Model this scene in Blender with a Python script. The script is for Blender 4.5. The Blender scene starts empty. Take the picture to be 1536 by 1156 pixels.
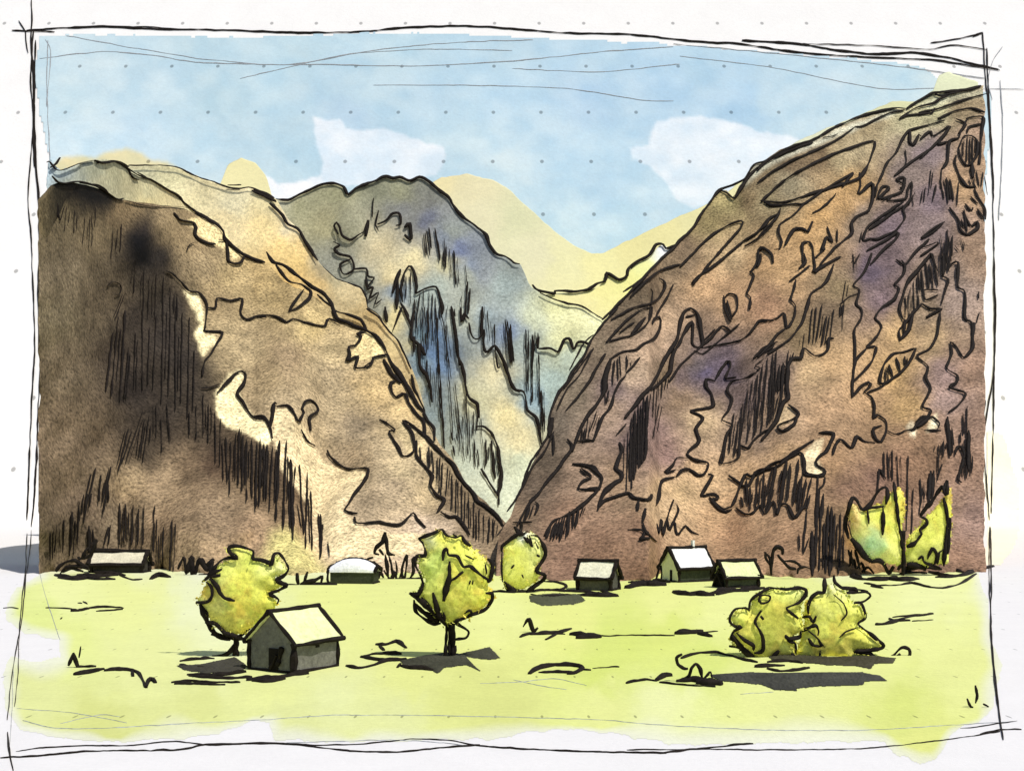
import bpy, math, random
import numpy as np
from mathutils import Vector

random.seed(7)
rng = np.random.default_rng(7)
C = bpy.context.scene.collection
F, HZ, CX, CAMH = 1700.0, 750.0, 768.0, 11.0      # focal length and eye level in photo pixels, eye height in metres

# ------------------------------------------------------------------ helpers
def at(px, py, D):
    return np.stack([(px - CX) / F * D, D + 0 * px, CAMH - (py - HZ) / F * D], -1)

def ground_y(py):
    return F * CAMH / (py - HZ)

def lin(c):
    c = np.asarray(c, float) / 255.0
    return np.where(c <= 0.04045, c / 12.92, ((c + 0.055) / 1.055) ** 2.4)

_perm = rng.random((256, 256))
def vnoise(x, y):
    xi = np.floor(x).astype(int); yi = np.floor(y).astype(int)
    fx = x - xi; fy = y - yi
    fx = fx * fx * (3 - 2 * fx); fy = fy * fy * (3 - 2 * fy)
    g = lambda a, b: _perm[a % 256, b % 256]
    return (g(xi, yi) * (1 - fx) + g(xi + 1, yi) * fx) * (1 - fy) + (g(xi, yi + 1) * (1 - fx) + g(xi + 1, yi + 1) * fx) * fy - 0.5

def fbm(x, y, o=4):
    s, a = 0, 1.0
    for k in range(o):
        s = s + a * vnoise(x * 2 ** k + 17.3 * k, y * 2 ** k + 9.1 * k); a *= 0.5
    return s

def inside(px, py, poly):
    poly = np.asarray(poly, float); n = len(poly)
    r = np.zeros(np.shape(px), bool)
    j = n - 1
    for i in range(n):
        xi, yi = poly[i]; xj, yj = poly[j]
        if yi != yj:
            c = ((yi > py) != (yj > py)) & (px < (xj - xi) * (py - yi) / (yj - yi) + xi)
            r ^= c
        j = i
    return r

def edge_dist(px, py, poly):
    poly = np.asarray(poly, float)
    d = np.full(np.shape(px), 1e9)
    for i in range(len(poly)):
        a = poly[i]; b = poly[(i + 1) % len(poly)]
        ab = b - a; L = max(1e-9, ab @ ab)
        t = np.clip(((px - a[0]) * ab[0] + (py - a[1]) * ab[1]) / L, 0, 1)
        d = np.minimum(d, np.hypot(px - a[0] - t * ab[0], py - a[1] - t * ab[1]))
    return d

def pts(s, ox=0, oy=0, k=1.0):
    return [(ox + float(a.split(',')[0]) / k, oy + float(a.split(',')[1]) / k) for a in s.split()]

def wash(px, py, ctrl, warp=7.0, power=3.2, polys=(), soft=3.0):
    """colour of a watercolour wash: pigment dropped at control points, spreading into each other"""
    wx = px + warp * fbm(px / 26, py / 26) * 2; wy = py + warp * fbm(px / 26 + 50, py / 26 + 31) * 2
    num = np.zeros(np.shape(px) + (3,)); den = np.zeros(np.shape(px))
    for x, y, r, g, b in ctrl:
        w = 1.0 / (((wx - x) ** 2 + (wy - y) ** 2 + 90.0) ** (power / 2))
        num += w[..., None] * lin((r, g, b)); den += w
    col = num / den[..., None]
    for pl in polys:
        poly, c = pl[0], pl[1]; sf = pl[2] if len(pl) > 2 else soft; op = pl[3] if len(pl) > 3 else 1.0
        ex = px + 3 * fbm(px / 9, py / 9); ey = py + 3 * fbm(px / 9 + 5, py / 9 + 3)
        d = edge_dist(ex, ey, poly); sgn = np.where(inside(ex, ey, poly), d, -d)
        a = np.clip(sgn / sf * 0.5 + 0.5, 0, 1); a = (op * a * a * (3 - 2 * a))[..., None]
        col = col * (1 - a) + lin(c) * a
    return col

def mesh(name, verts, faces, mat, parent=None, cols=None, smooth=True, kind=None, mats=None, midx=None):
    me = bpy.data.meshes.new(name)
    me.from_pydata([tuple(v) for v in np.asarray(verts, float)], [], [tuple(int(i) for i in f) for f in faces])
    me.update()
    if cols is not None:
        at_ = me.color_attributes.new('Pigment', 'FLOAT_COLOR', 'POINT')
        a = np.ones((len(me.vertices), 4)); a[:, :3] = np.clip(cols, 0, 0.92)
        at_.data.foreach_set('color', a.ravel())
    for m in (mats or [mat]):
        me.materials.append(m)
    if midx is not None:
        me.polygons.foreach_set('material_index', midx)
    if smooth:
        me.polygons.foreach_set('use_smooth', [True] * len(me.polygons))
    o = bpy.data.objects.new(name, me); C.objects.link(o)
    if parent is not None:
        o.parent = parent; o.matrix_parent_inverse.identity()
        if parent.type == 'EMPTY':
            o.location = -parent.location
    if kind: o['kind'] = kind
    return o

def thing(name, label, cat, loc, group=None):
    o = bpy.data.objects.new(name, None); C.objects.link(o); o.location = loc
    o.empty_display_size = 1
    o['label'] = label; o['category'] = cat
    if group: o['group'] = group
    return o

def tag(o, label, cat, group=None):
    o['label'] = label; o['category'] = cat
    if group: o['group'] = group
    return o

# ------------------------------------------------------------------ materials
def paint(name, scale, amount=0.16, rough=0.9, attr=True, base=(1, 1, 1), bump=0.25, dots=None, spread=0.2, detail=5):
    m = bpy.data.materials.new(name); m.use_nodes = True
    nt = m.node_tree; nd = nt.nodes; L = nt.links
    bs = nd['Principled BSDF']; bs.inputs['Roughness'].default_value = rough
    bs.inputs['Specular IOR Level'].default_value = 0.12
    tc = nd.new('ShaderNodeNewGeometry')
    n1 = nd.new('ShaderNodeTexNoise'); n1.inputs['Scale'].default_value = scale; n1.inputs['Detail'].default_value = detail; n1.inputs['Roughness'].default_value = 0.75
    n2 = nd.new('ShaderNodeTexNoise'); n2.inputs['Scale'].default_value = scale * 0.11; n2.inputs['Detail'].default_value = 4
    L.new(tc.outputs['Position'], n1.inputs['Vector']); L.new(tc.outputs['Position'], n2.inputs['Vector'])
    r1 = nd.new('ShaderNodeMapRange'); r1.inputs['From Min'].default_value = 0.5 - spread; r1.inputs['From Max'].default_value = 0.5 + spread; r1.clamp = False
    r1.inputs['To Min'].default_value = 1 - amount; r1.inputs['To Max'].default_value = 1 + amount
    L.new(n1.outputs['Fac'], r1.inputs['Value'])
    r2 = nd.new('ShaderNodeMapRange'); r2.inputs['From Min'].default_value = 0.3; r2.inputs['From Max'].default_value = 0.7
    r2.inputs['To Min'].default_value = 1 - amount * 0.6; r2.inputs['To Max'].default_value = 1 + amount * 0.6
    L.new(n2.outputs['Fac'], r2.inputs['Value'])
    mu = nd.new('ShaderNodeMath'); mu.operation = 'MULTIPLY'
    L.new(r1.outputs[0], mu.inputs[0]); L.new(r2.outputs[0], mu.inputs[1])
    vm = nd.new('ShaderNodeVectorMath'); vm.operation = 'SCALE'
    if attr:
        at_ = nd.new('ShaderNodeAttribute'); at_.attribute_name = 'Pigment'
        L.new(at_.outputs['Color'], vm.inputs[0])
    else:
        vm.inputs[0].default_value = base
    L.new(mu.outputs[0], vm.inputs['Scale'])
    out = vm.outputs[0]
    if dots:
        out = dots(nt, out)
    L.new(out, bs.inputs['Base Color'])
    bp = nd.new('ShaderNodeBump'); bp.inputs['Strength'].default_value = bump; bp.inputs['Distance'].default_value = 0.6 / scale
    L.new(n1.outputs['Fac'], bp.inputs['Height']); L.new(bp.outputs[0], bs.inputs['Normal'])
    return m

def dot_grid(axis, sx, sy, rx, ry, ox, oy):
    """the printed dot grid of the paper, in the sheet's own metres"""
    def add(nt, col):
        nd = nt.nodes; L = nt.links
        g = nd.new('ShaderNodeNewGeometry'); sp = nd.new('ShaderNodeSeparateXYZ'); L.new(g.outputs['Position'], sp.inputs[0])
        def cell(sock, s, o, r):
            a = nd.new('ShaderNodeMath'); a.operation = 'SUBTRACT'; L.new(sock, a.inputs[0]); a.inputs[1].default_value = o
            b = nd.new('ShaderNodeMath'); b.operation = 'DIVIDE'; L.new(a.outputs[0], b.inputs[0]); b.inputs[1].default_value = s
            c = nd.new('ShaderNodeMath'); c.operation = 'FLOORED_MODULO'; L.new(b.outputs[0], c.inputs[0]); c.inputs[1].default_value = 1
            d = nd.new('ShaderNodeMath'); d.operation = 'SUBTRACT'; L.new(c.outputs[0], d.inputs[0]); d.inputs[1].default_value = 0.5
            e = nd.new('ShaderNodeMath'); e.operation = 'MULTIPLY'; L.new(d.outputs[0], e.inputs[0]); e.inputs[1].default_value = s / r
            f = nd.new('ShaderNodeMath'); f.operation = 'MULTIPLY'; L.new(e.outputs[0], f.inputs[0]); L.new(e.outputs[0], f.inputs[1])
            return f.outputs[0]
        a = cell(sp.outputs['X'], sx, ox, rx); b = cell(sp.outputs[axis], sy, oy, ry)
        s = nd.new('ShaderNodeMath'); s.operation = 'ADD'; L.new(a, s.inputs[0]); L.new(b, s.inputs[1])
        q = nd.new('ShaderNodeMapRange'); q.inputs['From Min'].default_value = 0.6; q.inputs['From Max'].default_value = 1.5
        q.inputs['To Min'].default_value = 0.5; q.inputs['To Max'].default_value = 1.0
        L.new(s.outputs[0], q.inputs['Value'])
        v = nd.new('ShaderNodeVectorMath'); v.operation = 'SCALE'; L.new(col, v.inputs[0]); L.new(q.outputs[0], v.inputs['Scale'])
        return v.outputs[0]
    return add

def ink_mat(name, col, rough=0.75):
    m = bpy.data.materials.new(name); m.use_nodes = True
    nt = m.node_tree; bs = nt.nodes['Principled BSDF']
    g = nt.nodes.new('ShaderNodeNewGeometry'); n = nt.nodes.new('ShaderNodeTexNoise'); n.inputs['Scale'].default_value = 2.2; n.inputs['Detail'].default_value = 4
    nt.links.new(g.outputs['Position'], n.inputs['Vector'])
    r = nt.nodes.new('ShaderNodeValToRGB'); r.color_ramp.elements[0].position = 0.35; r.color_ramp.elements[1].position = 0.75
    r.color_ramp.elements[0].color = (*col, 1); r.color_ramp.elements[1].color = (*[c * 2.4 for c in col], 1)
    nt.links.new(n.outputs['Fac'], r.inputs[0]); nt.links.new(r.outputs[0], bs.inputs['Base Color'])
    bs.inputs['Roughness'].default_value = rough; bs.inputs['Specular IOR Level'].default_value = 0.1
    return m

INK = ink_mat('black_brown_ink', (0.010, 0.0075, 0.006))
INK_SOFT = ink_mat('dry_brown_ink', (0.022, 0.016, 0.012))
PENCIL = ink_mat('grey_pencil', (0.23, 0.24, 0.25))

# ------------------------------------------------------------------ pen strokes
def resample(p, step):
    p = np.asarray(p, float)
    if len(p) > 2:                                   # Catmull-Rom, a little tight so that the pen's corners stay
        q = []
        P = np.vstack([2 * p[0] - p[1], p, 2 * p[-1] - p[-2]])
        for i in range(1, len(P) - 2):
            n = max(2, int(np.hypot(*(P[i + 1] - P[i])) / 2.5))
            t = np.linspace(0, 1, n, endpoint=False)[:, None]
            m0 = 0.38 * (P[i + 1] - P[i - 1]); m1 = 0.38 * (P[i + 2] - P[i])
            q.append((2 * t**3 - 3 * t**2 + 1) * P[i] + (t**3 - 2 * t**2 + t) * m0 + (-2 * t**3 + 3 * t**2) * P[i + 1] + (t**3 - t**2) * m1)
        p = np.vstack(q + [p[-1:]])
    d = np.r_[0, np.cumsum(np.hypot(*np.diff(p, axis=0).T))]
    n = max(3, int(d[-1] / step) + 1)
    s = np.linspace(0, d[-1], n)
    return np.stack([np.interp(s, d, p[:, 0]), np.interp(s, d, p[:, 1])], -1), s

class Pen:
    """collects strokes as round cords laid on a surface; place(px, py) -> points on the surface, metres per pixel there"""
    def __init__(self, place, step=3.5, flat=0.45, scale=0.86):
        self.place, self.step, self.flat, self.scale = place, step, flat, scale
        self.v, self.f = [], []; self.n = 0
    def stroke(self, p, w, taper=0.55):
        q, s = resample(p, self.step)
        k = rng.random() * 100
        q = q + np.stack([fbm(s / 14 + k, s * 0 + k), fbm(s / 14 + k + 40, s * 0 + k)], -1) * 1.1
        P, mpp = self.place(q[:, 0], q[:, 1])
        n = len(P); u = s / max(s[-1], 1e-6)
        r = 0.5 * w * self.scale * (1 + 0.95 * fbm(s / 17 + k, s * 0 + 3.3, 3)).clip(0.35, 1.7) * (taper + (1 - taper) * np.clip(np.minimum(u, 1 - u) * s[-1] / (1.6 * w), 0, 1)) * mpp
        t = np.gradient(P, axis=0); t /= np.linalg.norm(t, axis=1)[:, None] + 1e-9
        nn = np.array([0, -0.94, 0.34])
        side = np.cross(t, nn); side /= np.linalg.norm(side, axis=1)[:, None] + 1e-9
        up = np.cross(side, t)
        K = 6
        for a in range(K):
            th = 2 * math.pi * a / K
            self.v.append(P + r[:, None] * (math.cos(th) * side + math.sin(th) * up * self.flat))
        base = self.n
        for a in range(K):
            b = (a + 1) % K
            for i in range(n - 1):
                self.f.append((base + a * n + i, base + a * n + i + 1, base + b * n + i + 1, base + b * n + i))
        self.f.append([base + a * n for a in range(K)]); self.f.append([base + a * n + n - 1 for a in range(K)][::-1])
        self.n += K * n
    def many(self, text, ox=0, oy=0, k=1.0, w=5.0):
        for s in text.replace('\n', ' ').split(';'):
            s = s.strip()
            if not s: continue
            ww = w
            if ':' in s:
                a, s = s.split(':'); ww = float(a)
            self.stroke(pts(s, ox, oy, k), ww)
        return self
    def hatch(self, text, ox=0, oy=0, k=1.0, w=2.7):
        for s in text.replace('\n', ' ').split(';'):
            s = s.strip()
            if not s: continue
            ww = w
            if ':' in s:
                a, s = s.split(':'); ww = float(a)
            a, b = s.split('-')
            p = pts(a + ' ' + b, ox, oy, k)
            self.stroke(p, 0.84 * ww * rng.uniform(0.7, 1.15), taper=0.4)
            if rng.random() < 0.65:
                dx = rng.choice([-1, 1]) * rng.uniform(3, 6); q = np.array(p); d_ = q[1] - q[0]
                self.stroke([q[0] + (dx, 0) + d_ * rng.uniform(0, .3), q[1] + (dx, 0) - d_ * rng.uniform(0, .35)], 0.5 * ww, taper=0.4)
        return self
    def fill(self, poly, gap, w, lean=0.0):
        """close vertical hatching inside an outline"""
        poly = np.asarray(poly, float)
        x = poly[:, 0].min() + gap * 0.5
        while x < poly[:, 0].max():
            ys = np.arange(poly[:, 1].min(), poly[:, 1].max(), 2.0)
            xs = x + lean * (ys - poly[:, 1].mean())
            ins = inside(xs, ys, poly)
            i = np.nonzero(ins)[0]
            if len(i) > 4:
                j0 = ys[i[0]] + rng.uniform(-3, 8); j1 = ys[i[-1]] + rng.uniform(-14, 8)
                if j1 - j0 > 6:
                    f = lambda y: x + lean * (y - poly[:, 1].mean())
                    self.stroke([(f(j0), j0), (f(j1), j1)], w * rng.uniform(0.7, 1.4), taper=0.3)
            x += gap * rng.uniform(0.6, 1.4)
        return self
    def build(self, name, mat, parent=None, kind=None):
        return mesh(name, np.vstack(self.v), self.f, mat, parent, kind=kind)

# ------------------------------------------------------------------ mountains
class Mountain:
    """terrain: a relief whose slope climbs from its foot to its crest, with a back slope behind the crest"""
    def __init__(self, crest, foot, d0, gain, relief, seed, bk=1.0):
        self.c = np.array(crest, float); self.b = np.array(foot, float); self.d0 = d0; self.g = np.array(gain, float)
        self.seat = False; self.relief = relief; self.seed = seed; self.bk = bk
    def rows(self, px):
        return np.interp(px, self.c[:, 0], self.c[:, 1]), np.interp(px, self.b[:, 0], self.b[:, 1]) + (4.5 * fbm(px / 19 + self.seed, px * 0 + 2.2, 3) if self.seat else 0)
    def depth(self, px, py):
        rc, rb = self.rows(px)
        g = np.interp(px, self.g[:, 0], self.g[:, 1])
        h = np.clip(rb - py, 0, None)
        s = np.clip(h / np.maximum(rb - rc, 1), 0, 1)
        if self.seat:
            r0 = np.interp(px, self.b[:, 0], self.b[:, 1]); y0_ = ground_y(r0)
            D = y0_ + g * np.clip(r0 - py, 0, None) + (ground_y(rb) - y0_) * np.exp(-h / 9.0)
        else:
            D = self.d0 + g * h
        amp = self.relief * np.clip(h / 60, 0, 1)
        sd = self.seed
        ridg = fbm(px / 130 + sd + py / 400, py / 170 + sd, 3) * 1.9 + 0.22 * fbm(px / 45 + sd * 2, py / 52 + 7, 2)
        return D + amp * ridg
    def place(self, lift=0.0):
        def f(px, py):
            rc, rb = self.rows(px)
            D = self.depth(px, py)
            return at(px, py, D - lift - 0.12), D / F
        return f
    def build(self, name, mat, ctrl, polys=(), step=3.0, x0=None, x1=None, rough_edge=2.0, gain=1.0, label=None, cast=(1, 1, 1)):
        xs = np.arange(self.c[0, 0], self.c[-1, 0] + 0.1, step)
        rc, rb = self.rows(xs)
        rc = rc + rough_edge * fbm(xs / 11, xs * 0 + self.seed)
        n = int(max(rb - rc) / step) + 2
        t = np.linspace(0, 1, n)
        PX = np.repeat(xs[:, None], n, 1); PY = rb[:, None] + (rc - rb)[:, None] * t
        # slightly uneven end columns, like the edge of a brushed wash
        e = 5 * fbm(PY / 23, PY * 0 + self.seed, 3)
        fall0 = np.exp(-(xs - xs[0]) / 8.0)[:, None]; fall1 = np.exp(-(xs[-1] - xs) / 8.0)[:, None]
        PX = PX + e * (fall0 + fall1)
        D = self.depth(PX, PY)
        V = at(PX, PY, D)
        V[:, 0, 2] = np.minimum(V[:, 0, 2], 0) - 0.4
        # back slope
        back = []
        top = V[:, -1, :]
        for k, (dy, fz) in enumerate([(a_ * self.bk, b_) for a_, b_ in [(2, .985), (7, .93), (16, .80), (30, .55), (45, .25), (55, -0.02)]]):
            b = top.copy(); b[:, 1] += dy; b[:, 2] *= fz
            back.append(b)
        V = np.concatenate([V, np.stack(back, 1)], 1)
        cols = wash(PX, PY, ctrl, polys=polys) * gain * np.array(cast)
        cols = np.concatenate([cols, np.repeat(cols[:, -1:, :], len(back), 1)], 1)
        m = V.shape[1]
        idx = np.arange(len(xs) * m).reshape(len(xs), m)
        f = np.stack([idx[:-1, :-1], idx[1:, :-1], idx[1:, 1:], idx[:-1, 1:]], -1).reshape(-1, 4)
        faces = [tuple(r) for r in f] + [tuple(idx[0]), tuple(idx[-1][::-1])]
        o = mesh(name, V.reshape(-1, 3), faces, mat, cols=cols.reshape(-1, 3), kind='structure')
        me = o.data
        me.polygons[len(me.polygons) - 1].use_smooth = False; me.polygons[len(me.polygons) - 2].use_smooth = False
        if label: o['label'] = label
        return o

def ctrl(s):
    return [tuple(float(v) for v in a.split(',')) for a in s.split()]

# ------------------------------------------------------------------ camera, light
sc = bpy.context.scene
cam = bpy.data.objects.new('camera', bpy.data.cameras.new('camera')); C.objects.link(cam)
cam.location = (0, 0, CAMH); cam.rotation_euler = (math.pi / 2, 0, 0)
cam.data.sensor_width = 36; cam.data.lens = 36 * F / 1536; cam.data.shift_y = (HZ - 578) / 1536
cam.data.clip_end = 5000; sc.camera = cam
SUN = Vector((0.37, -0.29, 0.88)).normalized()
elev = math.asin(SUN.z); azim = math.atan2(SUN.x, SUN.y)
w = bpy.data.worlds.new('World'); sc.world = w; w.use_nodes = True
bg = w.node_tree.nodes['Background']; sky_tex = w.node_tree.nodes.new('ShaderNodeTexSky'); sky_tex.sky_type = 'NISHITA'
sky_tex.sun_disc = False; sky_tex.sun_elevation = elev; sky_tex.sun_rotation = azim
w.node_tree.links.new(sky_tex.outputs[0], bg.inputs[0]); bg.inputs[1].default_value = 0.085
sd = bpy.data.lights.new('sun', 'SUN'); sd.energy = 3.6; sd.angle = math.radians(0.6); sd.color = (1.0, 0.955, 0.89)
so = bpy.data.objects.new('sun', sd); C.objects.link(so); so.rotation_euler = SUN.to_track_quat('Z', 'Y').to_euler()
sc.view_settings.view_transform = 'Standard'; sc.view_settings.look = 'None'; sc.view_settings.gamma = 1; sc.view_settings.exposure = 0.0

# ------------------------------------------------------------------ the paper: flat ground that sweeps up behind the valley
LEAN = math.radians(58); Y0, R = 470.0, 60.0
prof = [(-150.0, 0.0), (40, 0.0)] + [(y, 0.0) for y in np.arange(60, Y0 + 1, 10.0)]
for a in np.linspace(0, LEAN, 16)[1:]:
    prof.append((Y0 + R * math.sin(a), R * (1 - math.cos(a))))
ye, ze = prof[-1]
for d in np.arange(10, 420, 10.0):
    prof.append((ye + d * math.cos(LEAN), ze + d * math.sin(LEAN)))
prof = np.array(prof)
_p = prof[prof[:, 0] > 30]
_rows = HZ - (_p[:, 1] - CAMH) / _p[:, 0] * F
def sheet_depth(py, off=0.0):
    return np.interp(py, _rows[::-1], _p[::-1, 0]) - off
def on_sheet(off):
    def f(px, py):
        D = sheet_depth(py, off); P = at(px, py, D)
        flat = P[..., 1] < Y0
        P[..., 2] = np.where(flat, np.maximum(P[..., 2], 0.03), P[..., 2])
        return P, D / F
    return f
def dots_for(row, px, axis):
    D = float(sheet_depth(np.array([row * 1.0]))[0])
    if axis == 'Z':
        z = CAMH - (row - HZ) / F * D; x = (px - CX) / F * D; s = 69 / F * D
        D2 = float(sheet_depth(np.array([row + 69.0]))[0]); z2 = CAMH - (row + 69 - HZ) / F * D2
        return dot_grid('Z', s, abs(z - z2), 2.6 / F * D, 2.9 / F * D, x - s / 2, z - abs(z - z2) / 2)
    x = (px - CX) / F * D; s = 70 / F * D
    return dot_grid('Y', s, 13.0, 2.0 / F * D, 0.36, x - s / 2, D - 6.5)
DW = dots_for(100, 603, 'Z'); DG = dots_for(1080, 603, 'Y')
M_PAPER_WALL = paint('paper_upright', 0.55, 0.03, attr=False, base=(0.90, 0.878, 0.845), bump=0.15, dots=DW)
M_PAPER = paint('paper_flat', 3.0, 0.03, attr=False, base=(0.77, 0.755, 0.745), bump=0.15, dots=DG)
xs = np.linspace(-1200, 1200, 25)
V = np.array([[(x, y, z) for (y, z) in prof] for x in xs]).reshape(-1, 3)
m_ = len(prof); fs, mi = [], []
for i in range(len(xs) - 1):
    for j in range(m_ - 1):
        fs.append((i * m_ + j, (i + 1) * m_ + j, (i + 1) * m_ + j + 1, i * m_ + j + 1)); mi.append(1 if prof[j, 0] >= Y0 - 5 else 0)
g = mesh('ground', V, fs, None, mats=[M_PAPER, M_PAPER_WALL], midx=mi, kind='structure')
g['label'] = 'white dotted paper ground sweeping up behind the valley'

# ------------------------------------------------------------------ sky wash
def sheet_wash(name, poly, place, step, col, mat, kind='structure', wob=3.0, label=None):
    poly = np.array(poly, float)
    gx = np.arange(poly[:, 0].min() - 6, poly[:, 0].max() + 6, step); gy = np.arange(poly[:, 1].min() - 6, poly[:, 1].max() + 6, step)
    PX, PY = np.meshgrid(gx, gy, indexing='ij')
    ok = inside(PX + wob * fbm(PX / 17, PY / 17 + 4), PY + wob * fbm(PX / 17 + 9, PY / 17), poly)
    fo = ok[:-1, :-1] & ok[1:, :-1] & ok[1:, 1:] & ok[:-1, 1:]
    P, _ = place(PX, PY)
    idx = np.arange(PX.size).reshape(PX.shape)
    f = np.stack([idx[:-1, :-1], idx[:-1, 1:], idx[1:, 1:], idx[1:, :-1]], -1)[fo]
    used = np.unique(f); re = np.full(PX.size, -1); re[used] = np.arange(len(used))
    c = col(PX, PY).reshape(-1, 3)
    o = mesh(name, P.reshape(-1, 3)[used], re[f], mat, cols=c[used], kind=kind)
    if label: o['label'] = label
    return o

SKY = ctrl("""60,60,188,214,226 150,70,182,210,224 300,60,172,204,220 450,75,168,202,220 600,70,168,203,222 760,65,165,200,222 900,75,160,198,224
1050,85,158,197,224 1200,95,172,206,226 1350,110,172,206,224 100,150,186,214,226 100,220,196,222,234 200,200,184,214,232 220,120,180,210,226 330,150,158,194,214 300,230,176,208,226
400,120,172,206,224 420,200,160,196,218 450,250,168,202,222 550,130,168,202,222 520,180,160,194,222 650,150,170,204,226 700,200,182,212,228 760,160,170,206,230 760,260,196,222,234
880,150,156,194,226 860,220,176,210,232 900,280,166,204,230 850,340,188,218,232 930,350,184,216,232 1000,140,160,198,228 1100,165,156,196,228 1180,160,180,210,228
1000,300,186,216,234 1250,140,178,208,226 1300,160,186,214,226 1420,120,190,214,222 340,300,190,215,225""")
c1 = pts("470,175 490,181 512,178 520,192 545,197 575,192 602,201 625,208 640,216 666,220 669,240 655,262 610,272 560,276 520,278 480,276 484,245 474,215")
c2 = pts("985,182 1015,176 1050,174 1085,180 1115,187 1140,198 1158,200 1180,203 1195,207 1200,212 1185,225 1150,250 1120,275 1085,300 1040,312 1018,302 1000,275 975,250 948,238 944,222 972,218 978,198")
white1 = pts("386,262 402,264 418,276 450,272 482,262 486,280 440,300 400,298")
halo = pts("76,300 78,250 95,236 120,234 142,237 160,228 190,223 212,230 226,240 250,242 284,262 320,286 300,330 150,330")
def sky_col(px, py):
    c = wash(px, py, [(x, y, r + (255 - r) * .30, g + (255 - g) * .31, b_ + (255 - b_) * .2) for x, y, r, g, b_ in SKY], warp=12, power=2.6, polys=[(c1, (230, 239, 245)), (c2, (232, 241, 247)), (white1, (244, 246, 248)), (halo, (228, 218, 172), 5)], soft=3)
    g_ = np.clip(0.22 * fbm(px / 34, py / 24, 6), -0.10, 0.10)[..., None] * np.array([1.0, 0.55, 0.25])
    return c * (1 + g_) * SKYGAIN
SKYGAIN = 0.92
M_SKY = paint('sky_wash', 0.5, 0.045, bump=0.1, dots=DW, detail=3)
sky_poly = pts("58,54 120,50 240,52 370,56 450,52 560,48 700,50 850,58 1000,64 1150,76 1280,86 1380,97 1403,112 1410,126 1490,140 1470,420 1300,520 700,560 300,520 90,400 80,300 74,250 60,180 50,110")
sky = sheet_wash('sky', sky_poly, on_sheet(0.5), 3.0, sky_col, M_SKY, label='pale blue watercolour sky with two white clouds')
pen = Pen(on_sheet(0.7), step=6)
pen.many("2:60,88 150,78 230,83 290,93 400,97 470,97 620,99 768,92 900,78 1010,70; 1.6:100,54 200,72 300,88 400,97 460,94 560,76 680,64 800,60; 1.6:360,118 420,104 520,82 640,74 768,76 ; 1.5:768,103 900,108 1020,96;1.5:560,128 700,128 850,133 960,150 1010,152;1.3:1020,85 1150,100 1250,120 1330,134 1420,132 1536,134; 2:1010,66 1200,84 1350,100 1480,118; 1.4:72,60 70,120 72,180 75,240;1.4:1504,70 1490,90 1482,120 1488,150;1.6:1500,120 1504,180 1502,260 1498,330; 1.4:68,60 76,80 70,160", w=1.5)
pen.build('pencil_line', PENCIL, sky)
pen = Pen(on_sheet(0.8), step=6)
pen.many("""3:47,0 48,30 46,60 50,120 50,200 52,250 ; 2.4:50,45 46,120 50,180 46,240 42,300 47,360 48,400 51,470 52,530 48,590 45,660 43,720 40,780 ;
 2.8:53,60 52,110 54,132; 3:50,90 52,180 54,250 58,300 59,380 57,440 60,500 61,545 58,600 55,680 52,740 47,790 ;
 3.5:18,46 60,47 82,48; 4:40,46 80,43 160,40 240,44 330,45 440,49 540,48 600,42 680,39 740,41 800,46 860,50 950,52 1040,62 1110,66 1200,79 1300,86 1400,90 1440,96 1500,105 ;
 2.4:120,41 200,40 280,44; 5:1113,61 1160,63 1200,66 1260,76 1310,81 1370,79 1420,86 1460,96 1498,104; 2.4:1200,66 1300,68 1390,74 1430,68 1480,74; 3:1396,64 1440,58 1474,50;
 4:1460,55 1473,49 ; 2.6:1474,48 1478,110 1484,180 1489,260 1490,330 1491,400 1492,480 1491,560 1490,640 1488,720 1487,770; 2.4:1480,72 1483,140 1488,230 1490,300 ;
 2.4:1491,400 1494,480 1490,560 1484,600 1474,660 1468,720 ; 2.2:1478,600 1474,660 1480,720 1484,780; 2.6:28,32 31,38 38,48 39,60 42,80""", w=3)
bd = pen.build('ink_border', INK, sky)

# ------------------------------------------------------------------ meadow wash on the flat paper
MEAD = ctrl("""100,880,232,241,160 200,900,226,238,150 300,900,240,240,185 100,950,218,236,142 200,1000,225,236,155 60,925,214,234,138 500,900,230,238,142 600,950,226,235,142 750,920,232,240,150 850,930,222,236,135
1000,900,226,238,142 950,960,206,228,116 900,1000,206,228,116 1050,990,206,228,120 1000,950,210,230,120 1080,920,225,240,150 1400,900,232,242,165 1400,960,226,238,150 1300,990,222,236,145 300,1060,222,226,140
500,1050,236,235,162 600,1080,232,230,155 700,1040,226,225,132 750,1060,225,222,130 450,1090,230,228,150 900,1060,225,235,145 1000,1060,236,240,166 1200,1070,228,235,150 1350,1060,206,225,120 1390,1120,215,230,130
1450,1000,226,235,146 340,960,236,240,180 150,1090,214,220,130 60,1050,222,230,150 400,1020,228,236,150 620,1010,222,232,140 1150,1050,228,238,150""")
def on_ground(z):
    def f(px, py):
        Y = ground_y(py); P = at(px, py, Y); P[..., 2] = z
        return P, Y / F
    return f
def mead_col(px, py):
    c = wash(px, py, [(x, y, min(r + 13, g - 2), g + 3, b_ + 8) for x, y, r, g, b_ in MEAD], warp=14, power=3.0)
    d = edge_dist(px, py, mead_poly); wdt = 8 + 46 * np.clip(fbm(px / 90, py / 60, 2) + 0.35, 0, 1)
    a = np.clip(d / wdt, 0, 1); a = (0.35 + 0.65 * a * a * (3 - 2 * a))[..., None]
    c = c * MGAIN
    return c * a + np.array([0.76, 0.755, 0.74]) * (1 - a)
MGAIN = 0.86
M_MEADOW = paint('meadow_wash', 2.2, 0.05, bump=0.2, dots=DG, detail=3)
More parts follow.
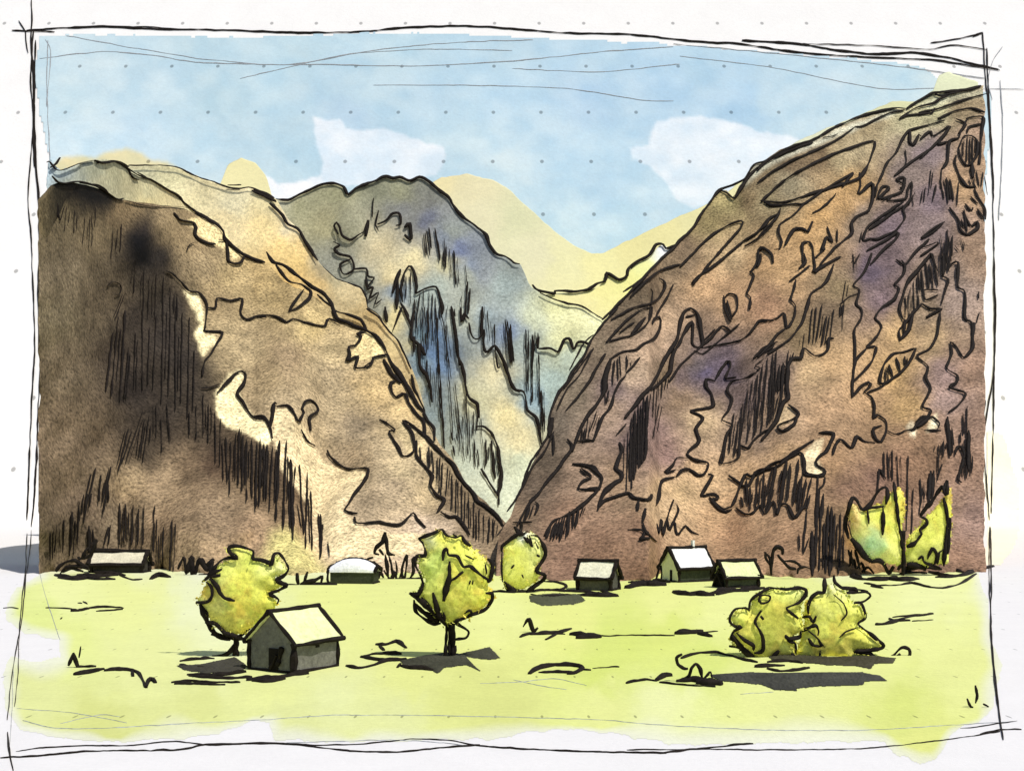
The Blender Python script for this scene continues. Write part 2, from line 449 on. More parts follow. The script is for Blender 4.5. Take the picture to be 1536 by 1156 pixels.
mead_poly = pts("""64,846 60,860 26,880 10,905 8,930 40,952 88,960 90,985 60,992 12,985 4,1010 6,1060 30,1092 90,1108 180,1113 270,1108 330,1100 380,1082 404,1085 412,1110 480,1114 560,1113 660,1110 740,1109 790,1098 880,1095 930,1103 980,1112
1020,1116 1110,1116 1240,1112 1325,1112 1345,1132 1380,1146 1405,1140 1418,1115 1430,1098 1470,1084 1490,1062 1494,1030 1505,1000 1488,960 1482,900 1470,866 1468,846""")
meadow = sheet_wash('meadow', mead_poly, on_ground(0.008), 1.6, mead_col, M_MEADOW, label='yellow green watercolour meadow on the valley floor', wob=5)
sheet_wash('paper_wash', pts("1480,640 1504,650 1520,690 1530,740 1531,790 1520,830 1500,850 1478,850"), on_sheet(0.6), 3.0, lambda a, b: np.ones(a.shape + (1,)) * lin((247, 239, 214)) * (1 + 0.05 * fbm(a / 20, b / 20))[..., None], M_SKY, label='pale cream wash on the white paper at the right')
pen = Pen(on_ground(0.02), step=5)
pen.many("1.5:34,1080 80,1092 160,1092 300,1084 390,1080 500,1073 640,1073 780,1076 900,1080 1000,1088 1150,1095 1300,1095 1420,1088 1520,1082;1.3:25,1063 100,1068 160,1078 190,1084;1.3:90,1085 150,1072 180,1075;1.3:720,1025 780,1023 830,1018 880,1028; 1.3:770,1020 820,1030 850,1034;1.3:60,860 70,900 90,960;1.5:20,1000 18,1060 14,1130;1.2:1110,1041 1160,1038;1.3:430,1114 600,1110 700,1118", w=1.5)
pen.build('pencil_line', PENCIL, meadow)
pen = Pen(on_ground(0.03), step=5)
pen.many("""2.6:47,795 44,830 38,870 34,920 26,965 20,1000 15,1040 11,1080 ; 2.6:40,800 38,860 33,900 28,960 27,1010 22,1060 ; 4.5:11,1098 14,1130 20,1156;
 4:0,1137 60,1134 140,1127 220,1126 270,1125 310,1117 360,1116 420,1116 470,1120 530,1127 600,1128 660,1122 720,1118 ; 2.6:24,1127 60,1122 130,1119 200,1118 260,1112 320,1118 400,1114 470,1118 540,1116 620,1109 680,1111 720,1119 800,1124 900,1128 1000,1130;
 4:720,1119 770,1123 860,1127 940,1129 1000,1129 1040,1124 1100,1118 1130,1116 ; 2.4:940,1125 1050,1124 1150,1125 1260,1124 1330,1120 1400,1112 1460,1104 1500,1097;
 4:1470,1101 1500,1095 1532,1094 ; 3.2:1486,790 1487,880 1486,940 1489,990 1494,1040 1500,1080 1505,1110 ; 2.6:1484,790 1484,870 1488,960 1495,1030 1501,1080; 2:1440,1093 1480,1088 1526,1081""", w=3)
pen.build('ink_border', INK, meadow)

# ------------------------------------------------------------------ hills and mountains (far to near)
MT = lambda sc_: paint('mountain_wash', sc_, 0.17, bump=0.5)
M_FAR = paint('far_hill_wash', 0.6, 0.07, bump=0.2, detail=3); M_MID = paint('middle_mountain_wash', 1.1, 0.24, bump=0.25, detail=2, spread=0.17)
M_NEAR = paint('near_mountain_wash', 1.7, 0.52, bump=0.3, detail=2, spread=0.17)

# pale far hill
far = Mountain(pts("326,300 328,280 334,264 342,246 362,236 384,244 400,266 410,300 430,330 600,330 640,280 662,266 700,261 740,270 765,286 800,318 830,346 862,368 885,379 905,380 940,362 975,344 1020,324 1050,312 1090,290 1110,272 1170,226 1210,206 1260,184 1300,168 1340,152 1372,152 1400,136 1408,114 1424,108 1445,116 1470,124"),
    pts("300,470 1470,470"), 445, [(0, .30), (1500, .30)], 1.0, 3.1)
far.build('far_hill', M_FAR, ctrl("150,235,226,215,165 200,240,225,214,160 365,255,232,222,160 250,260,222,214,170 660,275,232,218,160 700,290,226,216,166 720,330,226,218,170 780,330,216,214,164 800,380,226,220,172 850,400,230,224,164 900,400,232,224,155 950,375,228,218,148 1000,345,228,218,150 1040,325,228,220,156 1080,300,230,222,160 1200,215,222,222,180 1350,155,216,214,160 1420,120,222,224,178 700,420,226,222,178"), gain=0.98, cast=(0.98, 0.99, 1.1), label='pale yellow far hill showing between the mountains')

# pale hill right of the notch
hill = Mountain(pts("770,436 800,442 830,441 860,438 885,435 900,429 908,411 918,414 930,421 942,410 950,398 975,386 988,370 996,367 1004,373 1016,366 1040,380"), pts("770,640 1040,640"), 400, [(0, .14), (1500, .14)], 1.5, 5.5)
hill.build('pale_hill', M_FAR, ctrl("820,450,232,224,160 860,445,234,224,165 900,425,236,226,155 940,420,240,230,150 970,395,244,236,160 1000,372,248,246,236 860,480,238,230,172 830,500,236,226,168 880,510,232,224,170 840,540,190,196,170 860,560,180,190,172"), gain=1.12, label='pale yellow hill right of the blue grey mountain')
Pen(hill.place(0.8)).many("""150,950 175,980 230,990 280,1000 280,985 400,985 470,975 520,945 570,925 575,880 600,890 650,920 690,900 700,860 750,815 820,780 860,720 900,715 920,740 980,715""", 760, 180, 3.84, 5.2).build('ink_contour', INK, bpy.data.objects['pale_hill'])

# centre: blue grey mountain
CM = Mountain(pts("400,298 414,298 433,300 448,292 466,284 484,276 502,275 515,280 522,293 534,282 547,276 562,271 578,264 588,267 601,266 614,271 630,266 640,270 656,283 672,295 679,308 692,323 713,339 729,352 734,368 745,380 760,386 771,395 781,397 786,407 793,424 800,433 815,442 830,450 850,456 872,458 890,470 905,479 930,500 950,520"),
    pts("400,820 950,820"), 335, [(400, .10), (950, .12)], 4.0, 8.2)
cm = CM.build('blue_grey_mountain', M_MID, ctrl("""430,300,190,180,150 450,310,168,158,120 500,290,150,142,108 560,285,132,128,104 600,285,148,142,112 640,290,122,118,106 480,335,186,172,132 520,340,158,150,122 600,315,128,124,118 640,335,112,112,124 680,350,140,140,128 692,378,116,122,148 665,360,126,130,138 705,405,128,134,148 720,400,142,142,140 760,430,154,160,152
620,395,226,204,154 570,372,214,192,150 540,420,150,146,128 500,390,150,145,128 590,410,226,202,152 640,440,164,170,158 600,440,128,142,156 655,500,104,126,152 645,525,98,120,150 660,545,104,124,150 630,500,120,142,150 625,540,112,134,146 630,560,112,126,136 640,590,116,132,142 650,620,128,138,138 690,640,150,156,148
700,450,176,174,156 690,480,186,184,162 725,480,162,170,168 760,500,138,150,170 790,520,166,172,162 740,560,224,208,165 760,620,228,208,154 780,660,224,206,158 710,600,206,196,156 700,700,184,186,164 740,720,208,206,178 780,700,206,206,172 800,600,148,166,170 850,540,184,190,168 830,570,178,190,178
840,460,230,222,165 800,480,204,202,168 560,450,150,145,128 590,480,224,202,146 610,520,190,176,138 625,590,208,196,154 860,480,236,226,170 850,510,230,222,166 660,430,170,172,156 700,420,172,170,150 670,400,210,196,152 640,360,170,160,140 720,760,188,190,168 760,740,210,210,180 900,500,230,222,170"""), gain=1.17, cast=(0.93, 1.01, 1.07), label='blue grey mountain in the middle of the valley')
P = Pen(CM.place(0.8), scale=0.76)
P.many("""95,480 160,540 200,600 260,630 300,700 350,780 370,810; 370,825 420,870 480,920 560,945 620,970 650,1030 650,1080 700,1110 740,1150;
6:130,455 200,462 260,430 330,400 400,370 470,365 520,385 545,430 590,395 640,370 700,350 760,325 800,335 850,330 900,350 960,330 1000,345 1060,395 1120,440 1150,490 1200,550 1280,610 1340,660 1360,720 1400,770 1460,790 1500,825 1536,830;
4.5:490,660 465,610 480,590 500,620 510,665 560,690 600,665 640,640 660,580; 8:662,575 648,668; 2.5:690,450 685,560; 4:720,520 705,600 720,640; 6:715,600 760,580 800,540 840,540 848,600 820,608; 6:870,620 900,595 908,690 870,660;
5:460,700 500,720 465,740 490,770 560,790 580,860 530,890 510,880 500,830 560,800; 5:580,860 650,855 660,900 700,910 660,960 690,960; 4:660,980 690,960 670,1030 720,990 700,1060 740,1030; 5:650,900 655,980;
7:845,860 830,960 828,1090; 6:800,1000 840,870; 6:860,1050 850,980 870,880 900,840 925,870 940,960 935,1000; 6:935,1000 990,970 1050,960 1075,1020 1090,1080 1090,1120; 4:850,1050 890,1120 890,1150""", 380, 180, 3.84, 5.5)
P.hatch("""930,1030-920,1150;960,1000-940,1150;980,980-985,1150;1010,980-1010,1150;1050,1060-1050,1150;1120,1070-1110,1150;6:1140,1070-1150,1150;990,650-1000,780;4:1000,640-1015,780;1010,620-1025,740;4:1045,620-1075,810;5:1060,690-1075,810;1100,680-1100,860;4:1110,720-1108,860;1130,740-1140,910;4:1155,750-1165,950;1220,830-1230,940;
7:1235,930-1215,1150;1200,1010-1195,1150;1330,1070-1330,1150;4:1345,1100-1350,1150; 880,900-880,1030;905,880-905,1060;1030,1000-1028,1150;1075,1060-1070,1150""", 380, 180, 3.84)
P.many("""7:760,0 770,90; 5:860,0 800,140; 5:860,0 890,60 915,130; 6:930,0 920,60 910,180 950,220 960,340 1000,400 1020,470 1030,550; 6:1140,0 1160,120 1180,290 1200,330 1220,430 1240,520 1290,560 1300,640; 6:1280,690 1330,690 1380,740 1410,820 1420,900 1430,970 1410,1090; 5:1310,930 1360,1010 1410,1090; 5:1420,970 1415,1140;
5:1190,0 1200,90 1212,40 1240,70; 5:1240,90 1265,180 1310,170 1320,0; 6:1330,130 1330,230 1345,265 1390,225 1430,290 1460,370 1500,470 1536,490; 3:1390,230 1400,300 1410,360 1420,340; 7:925,170 925,260; 8:960,210 990,280; 7:1185,290 1190,340""", 380, 460, 3.84)
P.hatch("""970,0-975,200;1005,0-1005,250;1030,0-1035,200;4:1050,0-1100,820;1060,330-1080,640;1080,0-1140,420;1120,300-1150,770;1110,100-1115,320;1160,440-1215,890;1240,570-1250,890;4:1270,600-1265,740;5:1270,760-1280,920;1310,640-1330,930;4:1340,760-1340,920;6:1370,770-1392,990;4:1400,800-1412,960;4:1150,800-1160,860;1290,820-1300,920;1225,500-1235,860;
1390,100-1390,220;1350,40-1360,200;1450,70-1480,330;1480,100-1500,320;1465,80-1485,300;1060,60-1062,300;1180,600-1190,840;5:1095,640-1100,700;5:1140,720-1150,770;990,150-1000,400;940,0-945,180;1000,300-1010,480;1320,150-1322,230""", 380, 460, 3.84)
P.many("""6:0,360 40,470 100,490 120,590 170,640 190,720 205,800; 5:180,170 180,240 250,240 300,260 330,190 360,185 385,245 410,205 450,205 500,240; 4:190,-80 270,-45 350,-20 430,-5 500,40 560,75""", 760, 460, 3.84)
P.hatch("0,70-20,330;5:20,110-30,330;110,130-110,490;125,130-120,440;5:150,160-145,550;165,140-160,260;5:180,150-182,240;185,270-190,560;5:200,480-205,690;215,490-218,720;210,580-208,790", 760, 460, 3.84)
P.build('ink_contour', INK, cm)

# grey green ridge behind the left mountain
R2 = Mountain(pts("70,243 76,242 84,250 92,255 106,251 120,244 140,240 165,239 178,245 192,255 208,266 226,270 246,280 262,290 276,303 288,313 300,321 312,329 325,337 336,345 350,368 380,395 420,430"), pts("70,854 420,854"), 191, [(50, .018), (120, .036), (220, .12), (300, .20), (500, .26)], 2.0, 2.2, 0.15)
r2 = R2.build('grey_green_ridge', M_MID, ctrl("75,258,170,188,196 95,262,178,188,182 110,268,176,178,158 140,258,164,166,142 170,258,178,174,140 220,288,194,188,150 270,308,204,190,146 190,280,186,178,140 150,275,190,184,150 300,322,222,204,150 320,340,226,206,152 220,300,214,198,145 350,370,226,204,150"), gain=1.15, label='grey green ridge above the brown mountain')
# cream ridge behind it
R3 = Mountain(pts("188,256 192,248 216,248 240,248 266,251 282,258 300,266 320,273 345,281 362,283 375,281 392,287 408,295 415,300 422,312 432,328 447,344 458,362 471,383 478,393 489,406 505,420 526,426 541,433 549,448 551,462 566,472 580,488 590,505 605,525 615,545 625,570 634,600 640,625 655,660"), pts("188,780 655,780"), 300, [(0, .05), (700, .06)], 3.0, 6.6)
r3 = R3.build('cream_ridge', M_MID, ctrl("220,260,204,198,160 260,265,214,206,162 300,285,222,210,166 350,305,230,220,180 400,310,222,208,160 395,340,236,214,156 420,370,236,206,140 445,390,226,196,130 470,425,222,192,132 520,450,214,196,152 500,420,176,166,132 480,400,180,168,136 550,490,214,188,134 580,510,226,204,150 610,570,216,194,144 630,620,210,192,152 340,330,226,208,160 430,340,228,214,176 440,420,224,190,124"), gain=1.10, label='cream coloured ridge running down behind the brown mountain')
P = Pen(R2.place(0.7)); P.many("""2.8:268,245 285,240 300,262 320,285 350,290 400,275 450,255 500,240 545,232; 5:345,218 325,250 290,275; 6:545,232 600,250 660,240 700,255 740,285 790,315 830,330 870,345 920,375 980,410 1030,440 1060,475 1105,510 1150,540 1200,570 1250,600 1290,640; 7:560,250 640,235 700,250 740,270; 4.5:740,285 765,330 800,345; 4:790,300 840,325""", 0, 180, 3.84); P.build('ink_contour', INK, r2)
P = Pen(R3.place(0.7)); P.many("""3:740,262 830,262 920,260 1020,272 1080,300 1150,330 1230,355 1300,385 1380,395 1440,388 1536,425 1580,450; 4.5:1450,405 1536,445 1590,470; 3:1310,375 1390,375; 5:1829,1005 1879,1050 1939,1100 2019,1125 2079,1150 2109,1210 2112,1260 2159,1290 2199,1330""", 0, 180, 3.84)
P.many("""5.5:0,400 60,425 100,445 130,465; 5:95,480 160,540 200,600 260,630 300,700 350,780 370,810""", 380, 180, 3.84)
P.many("""4:650,10 720,60 790,150 830,190 870,270 910,360; 4:910,390 930,480 960,540 985,590 985,650""", 380, 460, 3.84); P.build('ink_contour', INK, r3)

def lift(t):
    return [(x, y, *(v * (1.06 if x < 175 else 1.0 if x < 340 else 1.0) for v in (r, g, b_))) for x, y, r, g, b_ in ctrl(t)]
# left: brown mountain
LM = Mountain(pts("58,300 64,292 76,279 90,274 110,274 130,278 150,284 160,290 176,298 187,300 215,304 250,309 275,312 290,318 312,330 334,345 337,357 352,370 365,381 380,388 397,392 408,402 425,422 445,432 470,444 490,462 508,475 525,486 546,495 562,504 574,518 582,532 592,546 612,572 626,600 636,618 641,632 652,652 660,668 676,684 687,700 698,726 714,741 730,754 746,770 757,782 770,800"),
    pts("58,860 120,853 180,851 240,854 300,860 380,858 440,862 480,858 560,862 640,858 770,856"), 180, [(50, .012), (120, .03), (220, .11), (300, .18), (500, .24), (770, .26)], 5.5, 1.3, 0.15)
cream = (236, 214, 168)
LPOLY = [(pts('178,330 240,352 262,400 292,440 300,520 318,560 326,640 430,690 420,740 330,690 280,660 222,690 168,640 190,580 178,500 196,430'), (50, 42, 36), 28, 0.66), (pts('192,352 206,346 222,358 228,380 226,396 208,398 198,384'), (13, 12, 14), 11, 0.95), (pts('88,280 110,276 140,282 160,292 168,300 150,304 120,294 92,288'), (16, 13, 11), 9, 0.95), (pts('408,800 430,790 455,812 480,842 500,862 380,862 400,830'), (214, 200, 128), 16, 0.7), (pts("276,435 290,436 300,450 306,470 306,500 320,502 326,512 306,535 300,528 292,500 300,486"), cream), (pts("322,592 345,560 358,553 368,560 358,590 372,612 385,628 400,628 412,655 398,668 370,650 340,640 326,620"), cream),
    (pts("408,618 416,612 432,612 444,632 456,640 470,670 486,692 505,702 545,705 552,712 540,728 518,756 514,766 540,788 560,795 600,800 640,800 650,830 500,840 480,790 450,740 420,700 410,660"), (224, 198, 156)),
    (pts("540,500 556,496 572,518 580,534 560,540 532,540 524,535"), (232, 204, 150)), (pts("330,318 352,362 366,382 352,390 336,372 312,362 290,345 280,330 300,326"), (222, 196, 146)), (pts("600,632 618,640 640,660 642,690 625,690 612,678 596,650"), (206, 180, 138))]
LM.seat = True
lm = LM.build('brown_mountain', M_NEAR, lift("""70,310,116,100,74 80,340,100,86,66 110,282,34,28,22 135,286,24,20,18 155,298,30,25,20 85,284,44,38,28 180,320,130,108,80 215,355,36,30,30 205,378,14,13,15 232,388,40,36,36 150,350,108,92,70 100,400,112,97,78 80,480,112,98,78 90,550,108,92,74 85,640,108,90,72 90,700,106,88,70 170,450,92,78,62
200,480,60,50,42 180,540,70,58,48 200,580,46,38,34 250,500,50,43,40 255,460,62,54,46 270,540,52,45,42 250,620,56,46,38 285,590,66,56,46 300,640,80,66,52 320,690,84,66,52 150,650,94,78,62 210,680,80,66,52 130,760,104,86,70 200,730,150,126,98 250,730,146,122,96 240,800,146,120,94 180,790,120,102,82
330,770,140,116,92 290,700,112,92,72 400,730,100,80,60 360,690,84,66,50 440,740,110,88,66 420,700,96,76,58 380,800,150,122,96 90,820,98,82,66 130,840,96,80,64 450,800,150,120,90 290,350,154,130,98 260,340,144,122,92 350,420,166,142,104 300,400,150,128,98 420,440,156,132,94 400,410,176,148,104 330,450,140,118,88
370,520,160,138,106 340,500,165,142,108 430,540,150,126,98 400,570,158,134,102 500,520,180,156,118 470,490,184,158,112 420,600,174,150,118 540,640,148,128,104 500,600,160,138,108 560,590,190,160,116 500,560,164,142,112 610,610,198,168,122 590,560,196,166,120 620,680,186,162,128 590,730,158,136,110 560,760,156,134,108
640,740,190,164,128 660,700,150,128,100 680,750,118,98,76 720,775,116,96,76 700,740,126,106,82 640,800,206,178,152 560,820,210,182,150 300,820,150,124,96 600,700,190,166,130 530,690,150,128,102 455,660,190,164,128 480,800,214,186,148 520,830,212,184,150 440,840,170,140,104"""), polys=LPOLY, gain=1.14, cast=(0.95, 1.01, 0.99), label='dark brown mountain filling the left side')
P = Pen(LM.place(0.7), scale=0.82)
P.many("""6:300,322 330,355 380,365 450,355 520,370 590,400 630,430 670,455 710,450; 5:460,362 560,376 600,398 630,430; 2.6:720,460 800,485 880,500 960,495 1050,500 1105,510; 6:1000,535 1040,575 1110,590 1125,620 1120,660 1150,690 1200,710 1240,712; 5:1260,690 1300,690 1310,750 1315,810 1350,825 1390,820 1410,780;
6:1105,515 1150,545 1200,575 1250,605 1290,645 1295,685 1350,735 1400,775 1460,800 1525,820; 5:955,870 1000,890 1040,930 1090,985 1140,990 1170,1020 1190,1060 1190,1120 1180,1200 1180,1215 1280,1225 1250,1285 1215,1345 1180,1385 1165,1475; 5:1190,1080 1240,1080 1250,1025 1330,1040 1395,1030 1385,1110 1420,1150 1480,1130 1536,1135;
2.2:615,960 640,935 680,935 700,960 690,1000 660,1010; 3:1160,1540 1200,1540 1270,1520; 6:1250,1570 1300,1520 1350,1465 1390,1445 1415,1465 1405,1510 1365,1575 1400,1625 1440,1690 1470,1715 1536,1725; 2.4:330,480 345,580 370,500; 2:1075,760 1090,720 1120,705""", 0, 180, 3.84)
P.hatch("330,490-330,560;385,500-370,640;430,520-425,650;490,560-475,720;520,560-510,740;550,500-545,620;650,640-640,800;700,600-690,760;780,800-770,1000;830,860-825,1100;900,880-890,1150;940,900-935,1150;980,960-980,1150;1020,1000-1020,1150;860,900-850,1150;720,1000-660,1150", 0, 180, 3.84, 2.4)
P.hatch("""5:650,150-610,490;5:680,60-640,520;5:720,20-690,550;5:740,250-715,530;780,150-770,480;820,0-820,480;860,120-850,450;900,50-880,480;940,0-930,560;980,40-970,520;1010,0-1010,600;1050,30-1040,560;1090,60-1080,640;1120,250-1110,600;4:740,700-680,950;4:760,720-700,900;820,600-720,910;4:830,650-800,870;860,620-820,900;4:930,640-930,840;4:870,680-860,780;900,560-900,760;960,560-980,780;
5:550,930-500,1150;5:580,970-570,1120;5:640,920-595,1150;5:620,1000-620,1130;1090,600-1090,740;1130,560-1130,760;1170,500-1170,740;1200,560-1200,780;1240,600-1240,900;1270,640-1265,920;5:1300,750-1310,1010;1330,780-1320,1080;5:1400,740-1395,1060;4:1420,760-1420,1120;5:1450,760-1450,1100;4:1480,780-1475,1150;5:1500,760-1495,1100;4:1520,780-1520,1110;1360,720-1355,1000;1380,700-1372,1030""", 0, 460, 3.84)
P.hatch("""6:630,0-600,220;4:660,0-640,100;6:770,0-740,150;5:710,0-710,60;6:860,70-860,370;5:900,70-905,340;5:960,80-945,370;5:1000,110-990,370;4:1035,80-1030,370;4:1110,90-1105,420;1140,300-1140,550;4:1175,240-1165,590;4:1240,190-1220,570;5:360,280-360,490;4:410,220-390,430;5:460,190-450,430;7:520,130-500,450;5:570,60-555,370;7:640,230-640,430;5:780,240-750,370;4:795,220-780,370;7:690,330-600,430;10:560,460-580,470""", 0, 740, 4.8)
P.many("""5.5:0,630 50,630 80,660 100,700 110,760; 7:100,690 110,620 120,550 135,560; 5.5:135,575 200,570 240,620 260,660 290,610 280,590 300,545 330,535 365,570 370,600 330,630 320,660 330,715; 6:275,705 310,770 355,800; 6:425,825 440,860 490,905 550,935 600,930 660,930 655,970 620,1030 580,1080 550,1130 525,1165 560,1185 600,1188; 6:580,1210 600,1245 720,1240 820,1258 860,1240 920,1185 945,1225 990,1270;
5:0,60 60,50 130,55 190,90 230,70 320,95 410,110 430,70 500,95; 6.5:75,-315 110,-260 170,-240 240,-190 330,-120 400,-80 450,-20 480,65 560,100 640,130 700,165 740,215 770,265; 6:130,-240 200,-150 270,-130 330,-90 320,-50 260,0 210,25; 4.5:290,-100 230,-20 205,25; 8:770,265 800,330 850,400 900,480 940,560 980,600; 6:980,600 1000,650 1040,700 1045,770;
6:640,150 600,155 620,170 590,220 550,230 555,270 540,310 600,285 590,350 660,345 690,310 690,290 770,275; 8:640,345 690,310; 7:750,300 790,380 820,410 850,440; 6:820,430 790,440 800,490 825,520 870,500 900,560 940,620 980,660 990,750; 5.5:725,650 770,670 820,710 780,720 830,800 860,860 900,855 930,820 920,740 900,700 860,655 900,670 960,720 990,750;
7:990,750 1050,810 1100,860 1150,910 1180,970 1220,1020 1270,1080 1290,1120 1340,1150 1400,1200 1440,1260; 6:940,770 940,860 990,920 1030,970 1020,1030 1060,1090 1100,1110 1060,1180; 6:1080,1180 1130,1210 1170,1210 1220,1270 1245,1310; 9:985,735 1040,780""", 380, 460, 3.84)
P.hatch("""1000,830-1010,910;1030,830-1040,960;960,800-965,880;1060,870-1060,1040;1090,900-1080,1090;1120,920-1110,1090;1145,960-1140,1170;1170,990-1165,1190;1200,1020-1200,1230;1240,1070-1240,1280;1010,800-1015,930;1075,860-1070,1070;1220,1060-1215,1260;1270,1120-1270,1330;1300,1160-1300,1350;1330,1190-1325,1360;1360,1210-1355,1360;1390,1230-1380,1340;1180,1000-1180,1220;1285,1200-1285,1340;
5:20,800-10,1180;5:50,820-30,1150;6:80,790-60,1110;5:110,800-90,1180;7:150,770-130,1230;6:190,770-170,1280;6:215,880-230,1340;4:240,920-230,1150;4:265,910-290,1310;5:310,950-300,1390;5:330,1060-340,1400;7:375,1190-390,1440;6:400,1250-385,1450;5:430,1350-440,1440;4:270,1110-300,1300;140,820-135,1000;200,860-195,1120""", 380, 460, 3.84)
P.build('ink_contour', INK, lm)

# right: brown mountain
RM = Mountain(pts("742,842 750,800 757,786 766,774 772,756 780,736 790,714 797,697 812,672 821,650 824,630 830,606 838,588 849,572 859,557 875,535 888,510 905,485 922,461 942,441 958,426 976,405 994,386 1010,372 1022,359 1036,346 1050,326 1060,311 1072,292 1080,285 1090,286 1100,296 1108,280 1117,268 1130,248 1145,242 1160,232 1170,225 1198,216 1225,207 1253,192 1282,179 1313,169 1342,163 1360,162 1381,150 1402,140 1428,137 1456,133 1470,128 1478,128"),
    pts("742,862 800,867 860,870 930,871 972,872 990,860 1040,857 1090,858 1130,862 1200,866 1265,864 1300,860 1360,858 1420,858 1478,859"), 173, [(740, .26), (1000, .26), (1300, .25), (1478, .24)], 5.5, 4.7)
RM.seat = True
rm = RM.build('right_brown_mountain', M_NEAR, ctrl("""1450,160,146,126,98 1470,200,170,140,118 1400,150,176,168,130 1360,170,190,178,140 1300,195,158,138,106 1230,235,120,98,74 1190,245,126,104,80 1260,240,166,146,112 1290,220,160,142,112 1190,275,158,142,114 1150,300,140,124,94 1120,300,118,98,72 1060,335,142,124,86 1140,265,130,110,84
1090,300,170,152,106 1000,400,124,104,82 1030,385,118,98,78 940,470,100,85,68 970,450,104,88,70 900,520,114,98,80 860,590,124,108,90 835,640,112,98,84 820,690,94,80,66 800,730,100,84,70 780,770,136,112,90 1230,320,186,146,98 1210,360,190,150,104 1260,300,178,140,96 1280,280,170,134,90 1150,395,190,150,108 1090,385,190,160,122
1060,425,190,152,114 1100,440,184,146,110 1150,460,164,126,98 1180,400,188,150,108 1000,480,176,146,118 950,560,182,154,128 970,520,180,150,124 920,620,170,142,120 1020,600,130,106,84 1000,560,126,104,80 1045,548,100,88,88 1060,560,88,78,98 1030,530,130,108,92 1080,552,100,86,96 1020,570,112,94,92 980,640,134,108,100 960,620,104,86,84 1000,680,146,116,106
950,660,108,88,84 920,590,112,94,90 925,720,150,122,96 880,720,158,130,108 850,780,148,116,94 900,820,138,106,84 960,800,140,108,86 900,860,130,98,76 960,860,122,92,70 860,850,140,108,88 1060,630,192,162,126 1060,720,192,158,120 1000,765,192,160,124 1020,740,190,158,118 1110,600,120,100,94 1120,650,130,108,92 1140,580,118,98,88
1180,620,178,146,116 1220,560,186,154,116 1250,540,188,152,112 1170,555,118,98,88 1200,500,118,98,72 1260,430,130,110,82 1240,470,116,96,76 1290,330,130,112,98 1320,380,108,90,92 1310,410,92,78,88 1320,450,116,96,98 1340,340,118,100,104 1360,260,130,112,104 1390,230,132,114,114 1400,300,122,104,108 1400,340,136,116,112
1440,280,182,146,110 1460,250,170,138,110 1460,380,150,122,100 1440,450,160,136,122 1420,430,158,134,118 1380,460,140,118,96 1350,500,182,148,106 1340,560,182,146,100 1360,610,186,150,104 1300,590,180,144,108 1240,620,182,146,112 1420,600,150,124,114 1420,560,146,120,112 1400,520,176,146,110 1450,560,146,116,96 1460,650,150,120,102
1450,700,150,118,98 1380,690,130,100,78 1320,720,118,90,76 1280,730,122,94,76 1250,690,158,124,92 1180,700,186,150,112 1150,740,166,132,102 1120,720,186,150,112 1100,800,162,126,96 1180,820,156,122,94 1080,770,180,144,108 1240,780,120,96,72 1260,830,110,88,66 1290,810,160,120,70 1460,780,152,122,108 1440,840,140,108,88
1340,700,140,106,84 1300,660,146,116,88 1270,640,150,120,92 1420,760,150,120,100 1380,660,136,106,82"""),
    polys=[(pts('1090,286 1110,272 1132,250 1165,236 1200,222 1225,211 1253,196 1282,184 1313,174 1340,166 1342,171 1300,186 1262,203 1225,219 1180,236 1150,250 1120,276'), (226, 220, 196), 6, 0.75), (pts('1378,158 1400,146 1440,140 1475,134 1476,142 1440,150 1405,160'), (206, 200, 170), 7, 0.7), (pts("1204,682 1222,660 1234,658 1226,690 1238,708 1228,714 1206,708"), (232, 206, 164)), (pts("1360,640 1366,630 1376,636 1372,656 1364,652"), (226, 204, 170)), (pts("1170,612 1184,608 1192,622 1180,636 1166,640"), (214, 182, 142)), (pts("1396,630 1404,620 1408,640 1390,648"), (236, 218, 180))], gain=1.06, cast=(0.955, 1.0, 0.985), label='brown mountain with purple shades rising at the right side')
P = Pen(RM.place(0.7), scale=0.78)
P.many("""5:550,1150 620,1080 700,1000 760,940 830,860 900,790 960,740 1000,690 1060,640 1110,560 1150,500 1200,430 1230,400 1300,375 1370,340 1420,260 1480,240 1536,210; 4:670,990 760,930 830,860; 4:980,715 1030,665 1080,605 1130,525 1190,455; 6:1230,405 1270,420 1310,450 1350,390 1400,320 1450,270; 
6:880,910 910,930 910,970 870,1030 820,1060 730,1080 660,1120 600,1150; 5:710,1020 800,930 880,870 1000,830; 5:1000,845 1050,790 1120,720 1200,650 1290,600 1355,580 1350,620 1280,700 1190,800 1120,890 1070,945 1100,900 1180,850 1290,760 1360,700; 5:1360,700 1440,650 1500,580 1560,540; 4:1370,730 1450,680 1536,600; 5:960,945 930,1010 880,1090 850,1150;
6:1070,950 1110,890; 4:830,970 840,1000 820,1150; 5:1400,880 1420,860 1450,800 1450,750 1470,730 1500,750 1536,790; 6:1400,875 1425,890 1400,960 1385,1000 1405,1020 1400,1090; 4:1260,1020 1280,1000 1320,1010 1330,1080 1300,1130; 5:1250,1010 1260,1090 1290,1160; 4:1270,1040 1300,1150""", 760, 180, 3.84)
